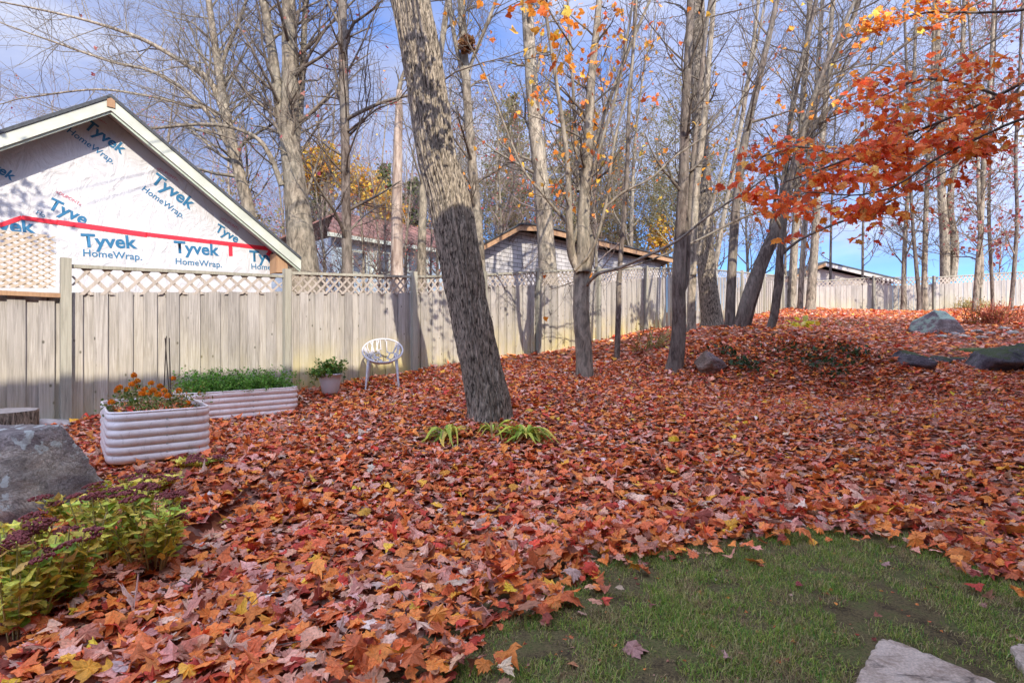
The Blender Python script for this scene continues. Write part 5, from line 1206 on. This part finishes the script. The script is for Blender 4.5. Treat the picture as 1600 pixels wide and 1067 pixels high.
# ------------------------------------------------------------------ raised corrugated beds
def bed(s0, s1, D0, D1, ztop, zbot, nrib, label, name='raised_bed', rad=0.16):
    cx, cy, _ = sdh((s0 + s1) / 2, (D0 + D1) / 2, 0); r_ = empty(name, (cx, cy, zbot), label, 'planter')
    hs, hd = (s1 - s0) / 2, (D1 - D0) / 2
    prof = []
    for qx, qy, a0 in ((1, -1, -90), (1, 1, 0), (-1, 1, 90), (-1, -1, 180)):
        for k in range(9):
            a = R(a0 + 90 * k / 8); prof.append((qx * (hs - rad) + rad * math.cos(a), qy * (hd - rad) + rad * math.sin(a), math.cos(a), math.sin(a)))
    n = len(prof); mr = (s0 + s1) / 2; md = (D0 + D1) / 2
    nz_ = nrib * 12 + 1; V = []
    for k in range(nz_):
        t = k / (nz_ - 1); z = zbot + (ztop - zbot) * t; o_ = 0.020 * (abs(math.sin(math.pi * nrib * t)) ** 0.7)
        for x, y, nx_, ny_ in prof: V.append(sdh(mr + x + nx_ * o_, md + y + ny_ * o_, z))
    F = [[k * n + i, k * n + (i + 1) % n, (k + 1) * n + (i + 1) % n, (k + 1) * n + i] for k in range(nz_ - 1) for i in range(n)]
    q = MB(); q.add(V, F)
    # inner face
    Vi = [sdh(mr + x - nx_ * 0.012, md + y - ny_ * 0.012, z) for z in (ztop, zbot + 0.1) for x, y, nx_, ny_ in prof]
    q.add(Vi, [[i, (i + 1) % n, n + (i + 1) % n, n + i] for i in range(n)])
    q.build('panel', M['bed_metal'], r_, smooth=True)
    q = MB(); rp = [sdh(mr + x + nx_ * 0.004, md + y + ny_ * 0.004, ztop) for x, y, nx_, ny_ in prof]; rp += rp[:2]
    tube_mb(rp, 0.011, 8, q); q.build('rim', M['bed_metal'], r_, smooth=True)
    q = MB(); q.add([sdh(mr + x * 0.985, md + y * 0.985, ztop - 0.045) for x, y, _, _ in prof], [list(range(n))]); q.build('soil', M['soil'], r_)
    # seam bolts on the front
    for f_ in (0.1, 0.9) if hs > 1 else (0.55,):
        for k in range(nrib + 1):
            z = zbot + (ztop - zbot) * (k + 0.0) / nrib
            if k in (0, nrib): continue
            c_ = sdh(s0 + (s1 - s0) * f_, D0 - 0.006, z); q = MB(); q.box(c_, (0.014, 0.014, 0.014), f3, p3_); q.build('bolt', M['soffit'], r_)
    return r_, prof, mr, md
FLs, FLD = sh(169, 647, 1)[0], 0
q0 = P(172, 647, 4.62); s_a = q0[0] * FD[0] + q0[1] * FD[1]; d_a = q0[0] * FP[0] + q0[1] * FP[1]
z1_ = float(q0[2]); 
FD_, FP_, f3_, p3s = FD, FP, f3, p3_
FD = np.array((0.776, 0.631)); FP = np.array((-0.631, 0.776)); f3 = (*FD, 0); p3_ = (*FP, 0)
s_a = q0[0] * FD[0] + q0[1] * FD[1]; d_a = q0[0] * FP[0] + q0[1] * FP[1]
b1, prof1, mr1, md1 = bed(s_a - 0.01, s_a + 0.755, d_a, d_a + 1.3, z1_, z1_ - 0.44, 6, 'cream corrugated raised planter with orange marigolds, nearest the camera', rad=0.14)
nb_ = 260; sx_ = rng.uniform(s_a + 0.06, s_a + 0.68, nb_); dx_ = rng.uniform(d_a + 0.06, d_a + 1.22, nb_)
pos = np.array([sdh(a_, b_, z1_ - 0.04 + rng.uniform(0, 0.03)) for a_, b_ in zip(sx_, dx_)])
FD, FP, f3, p3_ = FD_, FP_, f3_, p3s
q1_ = P(463, 604, 7.62); s_b = q1_[0] * FD[0] + q1_[1] * FD[1]; d_b = q1_[0] * FP[0] + q1_[1] * FP[1]
LB = s_b - (on_plane(292, 0, 7.33)[0] * FD[0] + on_plane(292, 0, 7.33)[1] * FD[1])
b2, prof2, mr2, md2 = bed(s_b - LB, s_b, 7.33, 7.98, float(q1_[2]), float(q1_[2]) - 0.36, 5, 'long low cream corrugated planter of feathery green tops against the fence', rad=0.16)
# leaves lying in the near bed
n = nb_
mb = MB(); add_leaves(mb, pos, rng.uniform(0.035, 0.055, n), np.abs(rng.normal(0, 0.5, n)), rng.uniform(0, 6, n), rng.uniform(0, 6, n), LEAF_HI, pick(PAL, n), 0.4); setp(mb.build('bed_leaves', M['litter_leaf']), kind='stuff')
def stem_path(p0, d, L, n=5, droop=0.15):
    pts = [np.array(p0)]; d = np.array(d, float)
    for k in range(n):
        d = unit(d + rng.normal(0, 0.10, 3) + np.array((0, 0, -droop * 0.3))); pts.append(pts[-1] + d * L / n)
    return pts
# marigolds
def marigold(px_, py_, Zt, label, nf=1):
    top_ = P(px_, py_, Zt); base = np.array((top_[0] + rng.normal(0, 0.04), top_[1] + rng.normal(0, 0.04), z1_ - 0.045))
    r_ = empty('marigold', base, label, 'flower'); T_ = Tubes()
    T_.add([tuple(base), tuple((base + top_) / 2 + rng.normal(0, 0.01, 3)), tuple(top_)], [0.004, 0.003, 0.0025], 5)
    q = MB(); T_.into(q); q.build('stem', M['stem_green'], r_)
    n_ = 46; t = rng.uniform(0.0, 0.9, n_); pos_ = base + (top_ - base) * t[:, None] + rng.normal(0, 0.035, (n_, 3)) * np.array((1.2, 1.2, 0.4))
    q = MB(); add_leaves(q, pos_, rng.uniform(0.015, 0.03, n_), rng.uniform(0.3, 1.8, n_), rng.uniform(0, 6, n_), rng.uniform(0, 6, n_), LEAF_OVAL, pick([(3, (0.10, 0.17, 0.03)), (2, (0.22, 0.24, 0.05)), (1, (0.3, 0.2, 0.08))], n_), 0.2)
    setp(q.build('foliage', M['green_leaf'], r_), kind='stuff')
    n_ = 34; d_ = rng.normal(0, 1, (n_, 3)); d_[:, 2] = np.abs(d_[:, 2]); d_ /= np.linalg.norm(d_, axis=1, keepdims=True)
    q = MB(); add_leaves(q, top_ + d_ * 0.024, rng.uniform(0.024, 0.036, n_), np.arccos(d_[:, 2]) + 0.3, np.arctan2(d_[:, 1], d_[:, 0]) + math.pi / 2, rng.uniform(-0.4, 0.4, n_), LEAF_OVAL, pick([(3, (0.80, 0.22, 0.01)), (2, (0.85, 0.32, 0.02))], n_), 0.3)
    q.build('flower_head', M['tree_leaf'], r_)
for k, (x, y, Z) in enumerate([(187, 607, 5.1), (205, 602, 5.2), (209, 588, 5.3), (215, 597, 5.25), (226, 610, 5.2), (240, 612, 5.0), (250, 605, 5.4), (270, 593, 5.7), (174, 630, 4.95), (262, 620, 5.15), (293, 631, 5.3), (236, 600, 5.6), (222, 617, 5.0), (232, 616, 5.1), (183, 612, 5.15), (246, 618, 4.95), (257, 612, 5.2), (199, 610, 5.3), (280, 612, 5.4), (214, 606, 5.4)]):
    marigold(x, y, Z, 'orange marigold flowering in the near cream planter')
for o in bpy.data.objects:
    if o.name.startswith('marigold') and o.type == 'EMPTY': o['group'] = 'marigolds in the near planter'
# stakes
for k, (xa, ya, xb, yb, lab) in enumerate([(256, 585, 260, 525, 'leftmost thin dark plant stake leaning in the near planter'), (267, 625, 258, 528, 'middle plant stake crossing the other two, with a paler foot'), (267, 600, 264.5, 528, 'rightmost upright thin plant stake in the near planter')]):
    a = P(xa, ya + 28, 5.45); b_ = P(xb, yb, 5.45 + 0.03 * k); setp(tube_mb([a, b_], [0.006, 0.005], 6).build('plant_stake', M['bamboo']), lab, 'stake')
# feathery carrot tops
n = 1500; T_ = Tubes(); tp = []
for k in range(330):
    s_ = rng.uniform(mr2 - LB / 2 + 0.08, mr2 + LB / 2 - 0.1); D_ = rng.uniform(md2 - 0.26, md2 + 0.26); b0_ = np.array(sdh(s_, D_, float(q1_[2]) - 0.05)); pts = stem_path(b0_, (rng.normal(0, 0.5), rng.normal(0, 0.5), 1), rng.uniform(0.20, 0.36), 4, 0.5)
    T_.add([tuple(p_) for p_ in pts], [0.003, 0.0025, 0.002, 0.0015, 0.001], 3)
    for p_ in pts[1:]: tp += [p_] * 2
q = MB(); T_.into(q, (0.13, 0.22, 0.04)); tp = np.repeat(np.array(tp), 3, 0); tp = tp + rng.normal(0, 0.022, tp.shape); n_ = len(tp)
add_leaves(q, tp, rng.uniform(0.014, 0.028, n_), rng.uniform(0, 2.5, n_), rng.uniform(0, 6, n_), rng.uniform(0, 6, n_), LEAF_OVAL, pick([(4, (0.12, 0.30, 0.03)), (2, (0.17, 0.30, 0.05)), (1, (0.06, 0.15, 0.03))], n_), 0.2)
setp(q.build('carrot_tops_foliage', M['green_leaf']), kind='stuff')
# dry tuft between the beds
q = MB(); n_ = 240; c_ = P(287, 622, 5.4); pos = c_ + rng.normal(0, 1, (n_, 3)) * np.array((0.10, 0.10, 0.05)); add_leaves(q, pos, rng.uniform(0.012, 0.03, n_), rng.uniform(0, 2.5, n_), rng.uniform(0, 6, n_), rng.uniform(0, 6, n_), LEAF_OVAL, pick([(3, (0.34, 0.28, 0.10)), (2, (0.16, 0.20, 0.05)), (1, (0.45, 0.2, 0.06))], n_), 0.2)
setp(q.build('bed_foliage', M['green_leaf']), kind='stuff')

# ------------------------------------------------------------------ white pot with a green plant
pc = P(516, 612, 8.25); pz = min(pc[2], g1(pc[0], pc[1]) + 0.02)
pot = empty('plant_pot', (pc[0], pc[1], pz), 'round white flower pot by the fence beside the white chair', 'pot')
n = 28; q = MB(); pr_ = [(0.0, 0.0), (0.105, 0.0), (0.12, 0.03), (0.155, 0.2), (0.165, 0.28), (0.178, 0.285), (0.178, 0.31), (0.163, 0.31), (0.155, 0.26), (0.0, 0.26)]
V = [(pc[0] + r_ * math.cos(t), pc[1] + r_ * math.sin(t), pz + z) for r_, z in pr_ for t in np.linspace(0, 2 * math.pi, n, endpoint=False)]
q.add(V, [[k * n + i, k * n + (i + 1) % n, (k + 1) * n + (i + 1) % n, (k + 1) * n + i] for k in range(len(pr_) - 1) for i in range(n)]); q.build('body', M['white_plastic'], pot, smooth=True)
q = MB(); q.add([(pc[0] + 0.154 * math.cos(t), pc[1] + 0.154 * math.sin(t), pz + 0.272) for t in np.linspace(0, 2 * math.pi, n, endpoint=False)], [list(range(n))]); q.build('soil', M['soil'], pot)
pl_ = empty('potted_plant', (pc[0], pc[1], pz + 0.27), 'bushy green basil like plant growing in the white pot', 'plant'); T_ = Tubes(); tp = []
for k in range(60):
    a = rng.uniform(0, 6.28); e_ = rng.uniform(0, 1.3); pts = stem_path((pc[0], pc[1], pz + 0.25), (math.cos(a) * e_ * 1.1 - 0.10, math.sin(a) * e_, 0.9), rng.uniform(0.18, 0.36), 5, 0.5); T_.add([tuple(p_) for p_ in pts], [0.005, 0.004, 0.004, 0.003, 0.003, 0.002], 4); tp += pts[2:] * 2
q = MB(); T_.into(q); q.build('stems', M['stem_green'], pl_)
tp = np.repeat(np.array(tp), 3, 0); tp = tp + rng.normal(0, 0.022, tp.shape); n_ = len(tp)
q = MB(); add_leaves(q, tp, rng.uniform(0.026, 0.048, n_), rng.uniform(0.1, 1.2, n_), rng.uniform(0, 6, n_), rng.uniform(0, 6, n_), LEAF_OVAL, pick([(4, (0.10, 0.20, 0.03)), (2, (0.16, 0.28, 0.05)), (1, (0.05, 0.12, 0.03)), (0.3, (0.4, 0.35, 0.06))], n_), 0.2); setp(q.build('foliage', M['green_leaf'], pl_), kind='stuff')

# ------------------------------------------------------------------ white pierced tub chair
cc_ = P(598, 603, 8.75); cz = g1(cc_[0], cc_[1]); ch = empty('garden_chair', (cc_[0], cc_[1], cz), 'white plastic tub chair with branch pattern openings standing against the fence', 'chair')
yaw = R(12)
def cp(x, y, z):
    X = x * math.cos(yaw) - y * math.sin(yaw); Y = x * math.sin(yaw) + y * math.cos(yaw); return (cc_[0] + X, cc_[1] + Y, cz + z)
def shell(a, t):
    """tub surface: a = angle round the rim (0 right, 90 back), t = 0 at the seat centre, 1 at the rim"""
    rx, ry = 0.315 * (t ** 0.8), 0.27 * (t ** 0.8)
    zr = 0.58 + 0.185 * math.sin(a)         # rim height: high back, low front
    z = 0.37 + (zr - 0.37) * t ** 2.6
    return cp(rx * math.cos(a), ry * math.sin(a), z)
q = MB(); rim_ = [shell(t, 1.0) for t in np.linspace(0, 2 * math.pi, 49)]; rim_.append(rim_[1]); tube_mb(rim_, 0.014, 8, q); q.build('rim', M['white_plastic'], ch, smooth=True)
q = MB(); T_ = Tubes(); random.seed(3)
def br(a, t, w, lvl):
    """forking ribs that climb from the seat to the rim"""
    n_ = 5; t1 = min(1.0, t + random.uniform(0.16, 0.24)); a1 = a + random.uniform(-0.45, 0.45) * (1.3 - t)
    T_.add([shell(a + (a1 - a) * k / n_, t + (t1 - t) * k / n_) for k in range(n_ + 1)], [w] * (n_ + 1), 6)
    if t1 < 1:
        if w * 6.283 > 0 and (lvl < 3): sp_ = random.uniform(0.15, 0.34) * (1.2 - t1 * 0.5); br(a1 - sp_, t1, w * 0.93, lvl + 1); br(a1 + sp_, t1, w * 0.93, lvl + 1)
        else: br(a1, t1, w, lvl)
        if lvl < 3:
            T_.add([shell(a1, t1), shell(a1 - sp_, t1 + 0.02)], [w * 0.9] * 2, 6); T_.add([shell(a1, t1), shell(a1 + sp_, t1 + 0.02)], [w * 0.9] * 2, 6)
for k in range(5): br(k * 2 * math.pi / 5 + 0.35, 0.12, 0.0115, 0)
T_.into(q); q.build('pierced_shell', M['white_plastic'], ch, smooth=True)
q = MB(); hubp = [shell(t, 0.14) for t in np.linspace(0, 2 * math.pi, 24, endpoint=False)]; q.add(hubp, [list(range(24))]); tube_mb(hubp + hubp[:1], 0.014, 6, q); q.build('seat', M['white_plastic'], ch)
for sx_, sy_ in ((-1, -1), (1, -1), (-1, 1), (1, 1)):
    a_ = math.atan2(sy_ * 0.8, sx_); t0_ = shell(a_, 0.84 if sy_ < 0 else 0.75); b0_ = cp(sx_ * 0.255, sy_ * 0.23, -0.02)
    T_ = Tubes(); T_.add([b0_, tuple(np.array(b0_) * 0.4 + np.array(t0_) * 0.6), t0_], [0.014, 0.022, 0.026], 8); q = MB(); T_.into(q); q.build('leg', M['white_plastic'], ch, smooth=True)

# ------------------------------------------------------------------ sedum plants at the lower left
def sedum(px_, py_, hgt_, spread_, nst, label):
    b_ = GP(px_, py_); r_ = empty('sedum_plant', b_, label, 'plant', None); T_ = Tubes(); lp, lc = [], []
    q = MB(); ql = MB()
    heads = []
    for k in range(nst):
        a = rng.uniform(0, 6.28); e_ = math.sqrt(rng.uniform(0, 1)) * spread_; p0 = b_ + np.array((math.cos(a) * e_ * 0.4, math.sin(a) * e_ * 0.4, -0.02))
        top_ = b_ + np.array((math.cos(a) * e_, math.sin(a) * e_, hgt_ * rng.uniform(0.75, 1.08)))
        T_.add([tuple(p0), tuple((p0 + top_) / 2 + np.array((0, 0, -0.02))), tuple(top_)], [0.0055, 0.0045, 0.0035], 5); heads.append(top_)
        for t in np.linspace(0.25, 0.93, 8):
            for a2 in (t * 9 + k, t * 9 + k + math.pi):
                lp.append((p0 + (top_ - p0) * t, a2))
    T_.into(q); q.build('stem', M['stem_green'], r_, smooth=True)
    A_ = np.array([x[0] for x in lp]); az_ = np.array([x[1] for x in lp]); n_ = len(A_)
    A_ = A_ + np.stack([np.cos(az_), np.sin(az_), 0 * az_], 1) * 0.028
    add_leaves(ql, A_, rng.uniform(0.040, 0.072, n_), rng.uniform(-0.3, 0.9, n_), az_ - math.pi / 2, rng.normal(0, 0.3, n_), LEAF_OVAL, pick([(4, (0.62, 0.64, 0.10)), (4, (0.80, 0.66, 0.11)), (2, (0.36, 0.52, 0.08)), (1.2, (0.78, 0.46, 0.12))], n_), 0.35)
    setp(ql.build('foliage', M['green_leaf'], r_), kind='stuff')
    for h_ in heads:
        if rng.uniform() < (0.66 if hgt_ > 0.25 else 0.35): continue
        hm = MB(); rr0 = rng.uniform(0.045, 0.075); nb = 60; an_ = rng.uniform(0, 6.28, nb); rad_ = np.sqrt(rng.uniform(0, 1, nb)) * rr0
        tl_ = rng.normal(0, 0.15, 2)
        for a, e_ in zip(an_, rad_):
            c_ = h_ + np.array((math.cos(a) * e_, math.sin(a) * e_, 0.012 * (1 - (e_ / rr0) ** 2) + tl_[0] * math.cos(a) * e_ + rng.normal(0, 0.003))); s_ = rng.uniform(0.007, 0.0115)
            V = [c_ + np.array(v_) * s_ for v_ in ((1, 0, 0), (0, 1, 0), (-1, 0, 0), (0, -1, 0), (0, 0, 1), (0, 0, -1))]
            hm.add(V, [[0, 1, 4], [1, 2, 4], [2, 3, 4], [3, 0, 4], [1, 0, 5], [2, 1, 5], [3, 2, 5], [0, 3, 5]])
        hm.build('flower_head', M['sedum_head'], r_, smooth=True)
sed = [(240, 880, 0.40, 0.28, 22, 'lime and yellow sedum clump, rightmost, spilling over the red leaves'), (170, 870, 0.42, 0.27, 20, 'yellowing sedum clump in the middle right in front of the boulder corner'), (95, 945, 0.42, 0.25, 20, 'sedum clump with dark maroon heads between the boulder and the bottom left'),
       (25, 990, 0.45, 0.24, 20, 'sedum clump in the bottom left corner with pale bare stems'), (15, 900, 0.30, 0.22, 16, 'sedum clump with purple heads close against the front of the boulder'), (215, 770, 0.12, 0.30, 20, 'low flopped maroon headed sedum in front of the near planter'), (300, 735, 0.10, 0.24, 14, 'dark flopped sedum heads at the right foot of the near planter'),
       (130, 815, 0.2, 0.26, 14, 'flopped sedum with long dark maroon heads beside the boulder foot')]
for s_ in sed: sedum(*s_)

# ------------------------------------------------------------------ hostas at the foot of the leaning trunk
def hosta(px_, py_, label, nlv=22, rad_=0.34):
    b_ = GP(px_, py_); r_ = empty('hosta', b_, label, 'plant')
    for k in range(nlv):
        a = rng.uniform(0, 6.28); L_ = rng.uniform(0.45, 1.25) * rad_; w_ = rng.uniform(0.010, 0.036); n_ = 8; V = []
        up_ = rng.uniform(0.05, 0.17)
        for i in range(n_ + 1):
            t = i / n_; x_ = L_ * t; z = up_ * math.sin(min(1, t * (1.05 + 0.3 * math.sin(k * 2.3))) * math.pi) * 0.9 + 0.03 - 0.02 * t; a += 0.05 * math.sin(k * 5.1); ww = w_ * math.sin(math.pi * (0.06 + 0.94 * max(0, (t - 0.15) / 0.85)) ** 0.8) if t > 0.15 else 0.005
            ww = max(ww, 0.004); dr = np.array((math.cos(a), math.sin(a))); pr2 = np.array((-dr[1], dr[0]))
            for sg, zz in ((-1, 0.3), (0, 0), (1, 0.3)):
                V.append((b_[0] + dr[0] * x_ + pr2[0] * ww * sg, b_[1] + dr[1] * x_ + pr2[1] * ww * sg, b_[2] + z + zz * ww))
        q = MB(); cc2 = pick([(4, (0.58, 0.58, 0.08)), (3, (0.32, 0.46, 0.07)), (2, (0.74, 0.62, 0.12)), (1.5, (0.42, 0.26, 0.10))], 1)[0]
        q.add(V, [[i * 3 + j_, i * 3 + j_ + 1, (i + 1) * 3 + j_ + 1, (i + 1) * 3 + j_] for i in range(n_) for j_ in (0, 1)], cc2); q.build('leaf', M['green_leaf'], r_, smooth=True)
hosta(700, 688, 'yellow green hosta wilting left of the leaning trunk', 34, 0.36); hosta(770, 682, 'yellow green hosta directly in front of the leaning trunk', 26, 0.28); hosta(822, 690, 'yellow green hosta right of the leaning trunk with long drooping leaves', 40, 0.38)
# yellow fallen plant leaves near the chair, and pale clump up the slope
def small_clump(px_, py_, n_, sz, cols_, spr, name, label, hz_=0.04, tm=LEAF_OVAL, cat='plant'):
    b_ = GP(px_, py_); q = MB(); pos = b_ + rng.normal(0, 1, (n_, 3)) * np.array((spr, spr, hz_)) ; gzz = G(pos[:, 0], pos[:, 1]); pos[:, 2] = np.maximum(pos[:, 2], gzz) + 0.03
    pos[:, 2] += 0.05 if 'ivy' in name else 0
    add_leaves(q, pos, rng.uniform(0.7, 1.3, n_) * sz, rng.uniform(0, 1.4, n_), rng.uniform(0, 6, n_), rng.uniform(0, 6, n_), tm, pick(cols_, n_), 0.3); return setp(q.build(name, M['green_leaf']), label, cat)
Yl = [(3, (0.65, 0.48, 0.06)), (2, (0.70, 0.55, 0.2))]
small_clump(562, 602, 14, 0.07, Yl, 0.15, 'wilted_plant', 'wilted yellow leaves between the white pot and the chair')
small_clump(1250, 514, 90, 0.17, [(3, (0.80, 0.66, 0.07)), (2, (0.60, 0.55, 0.15))], 0.20, 'yellow_plant', 'bright yellow wilted plant on the mound right of the crooked stem', 0.16)
for k, (x, y, n_, sp_, lab) in enumerate([(1168, 578, 130, 0.16, 'dark ivy clump beside the blocky brown rock'), (1268, 572, 260, 0.42, 'spreading dark ivy in the middle of the bank, widest of the ivy'), (1330, 558, 110, 0.22, 'dark ivy trailing at the right end of the bank'), (1130, 555, 50, 0.14, 'small ivy sprig above the blocky brown rock'), (1300, 590, 60, 0.22, 'sparse ivy lowest on the bank below the widest ivy')]):
    small_clump(x, y, int(n_ * 0.75), 0.065, [(3, (0.03, 0.065, 0.025)), (2, (0.05, 0.09, 0.03)), (1, (0.12, 0.05, 0.03))], sp_, 'ivy_plant', lab, 0.05)['kind'] = 'stuff'
# grasses and low shrubs near the far fence
def tuft(px_, py_, n_, hh, spr, cols_, name, label, twiggy=False):
    b_ = GP(px_, py_); q = MB(); T_ = Tubes()
    for k in range(n_):
        a = rng.uniform(0, 6.28); e_ = rng.uniform(0, spr); p0 = (b_[0] + math.cos(a) * e_, b_[1] + math.sin(a) * e_ * 0.5, b_[2] - 0.05); pts = stem_path(p0, (rng.normal(0, 0.45), rng.normal(0, 0.4), 1), hh * rng.uniform(0.5, 1.1), 4, 0.5)
        T_.d.setdefault('x', [])if False else None
        tt = Tubes(); tt.add([tuple(p_) for p_ in pts], [0.012, 0.011, 0.010, 0.009, 0.006], 3); tt.into(q, pick(cols_, 1)[0])
        if twiggy:
            m_ = 5; pp_ = np.array(pts)[rng.integers(1, 5, m_)] + rng.normal(0, 0.08, (m_, 3)); add_leaves(q, pp_, rng.uniform(0.03, 0.06, m_), rng.uniform(0, 2, m_), rng.uniform(0, 6, m_), rng.uniform(0, 6, m_), LEAF_OVAL, pick(cols_, m_), 0.2)
    return setp(q.build(name, M['green_leaf']), label, 'plant')
red_ = [(3, (0.30, 0.07, 0.045)), (2, (0.42, 0.13, 0.06)), (1, (0.3, 0.2, 0.07))]; yel_ = [(3, (0.34, 0.27, 0.09)), (2, (0.42, 0.33, 0.12)), (1, (0.2, 0.2, 0.06))]
tuft(1555, 505, 160, 0.8, 1.0, red_, 'red_shrub', 'reddish low shrub right of the lichened boulder', True); tuft(1430, 480, 90, 0.7, 1.0, red_, 'red_shrub', 'reddish low shrub left behind the lichened boulder', True)
tuft(1400, 478, 110, 0.55, 0.9, yel_, 'dry_grass_tuft', 'straw yellow grass tuft left of the lichened boulder by the fence'); tuft(1520, 482, 110, 0.7, 1.1, yel_, 'dry_grass_tuft', 'straw and brown growth behind the lichened boulder on its right', True)
tuft(1375, 484, 40, 0.5, 0.4, yel_, 'dry_grass_tuft', 'short dry tuft at the foot of the far fence post'); tuft(1320, 508, 40, 0.25, 0.9, yel_, 'dry_grass_tuft', 'thin yellowish grass on the slope right of the yellow plant'); tuft(1020, 545, 26, 0.7, 0.5, yel_, 'dry_grass_tuft', 'wispy weeds against the long fence beside the slender sapling', True); tuft(1100, 500, 60, 0.8, 0.9, [(2, (0.3, 0.3, 0.08)), (1, (0.4, 0.34, 0.1))], 'weed_plant', 'leafy yellow green weeds against the long fence behind the cluster', True)
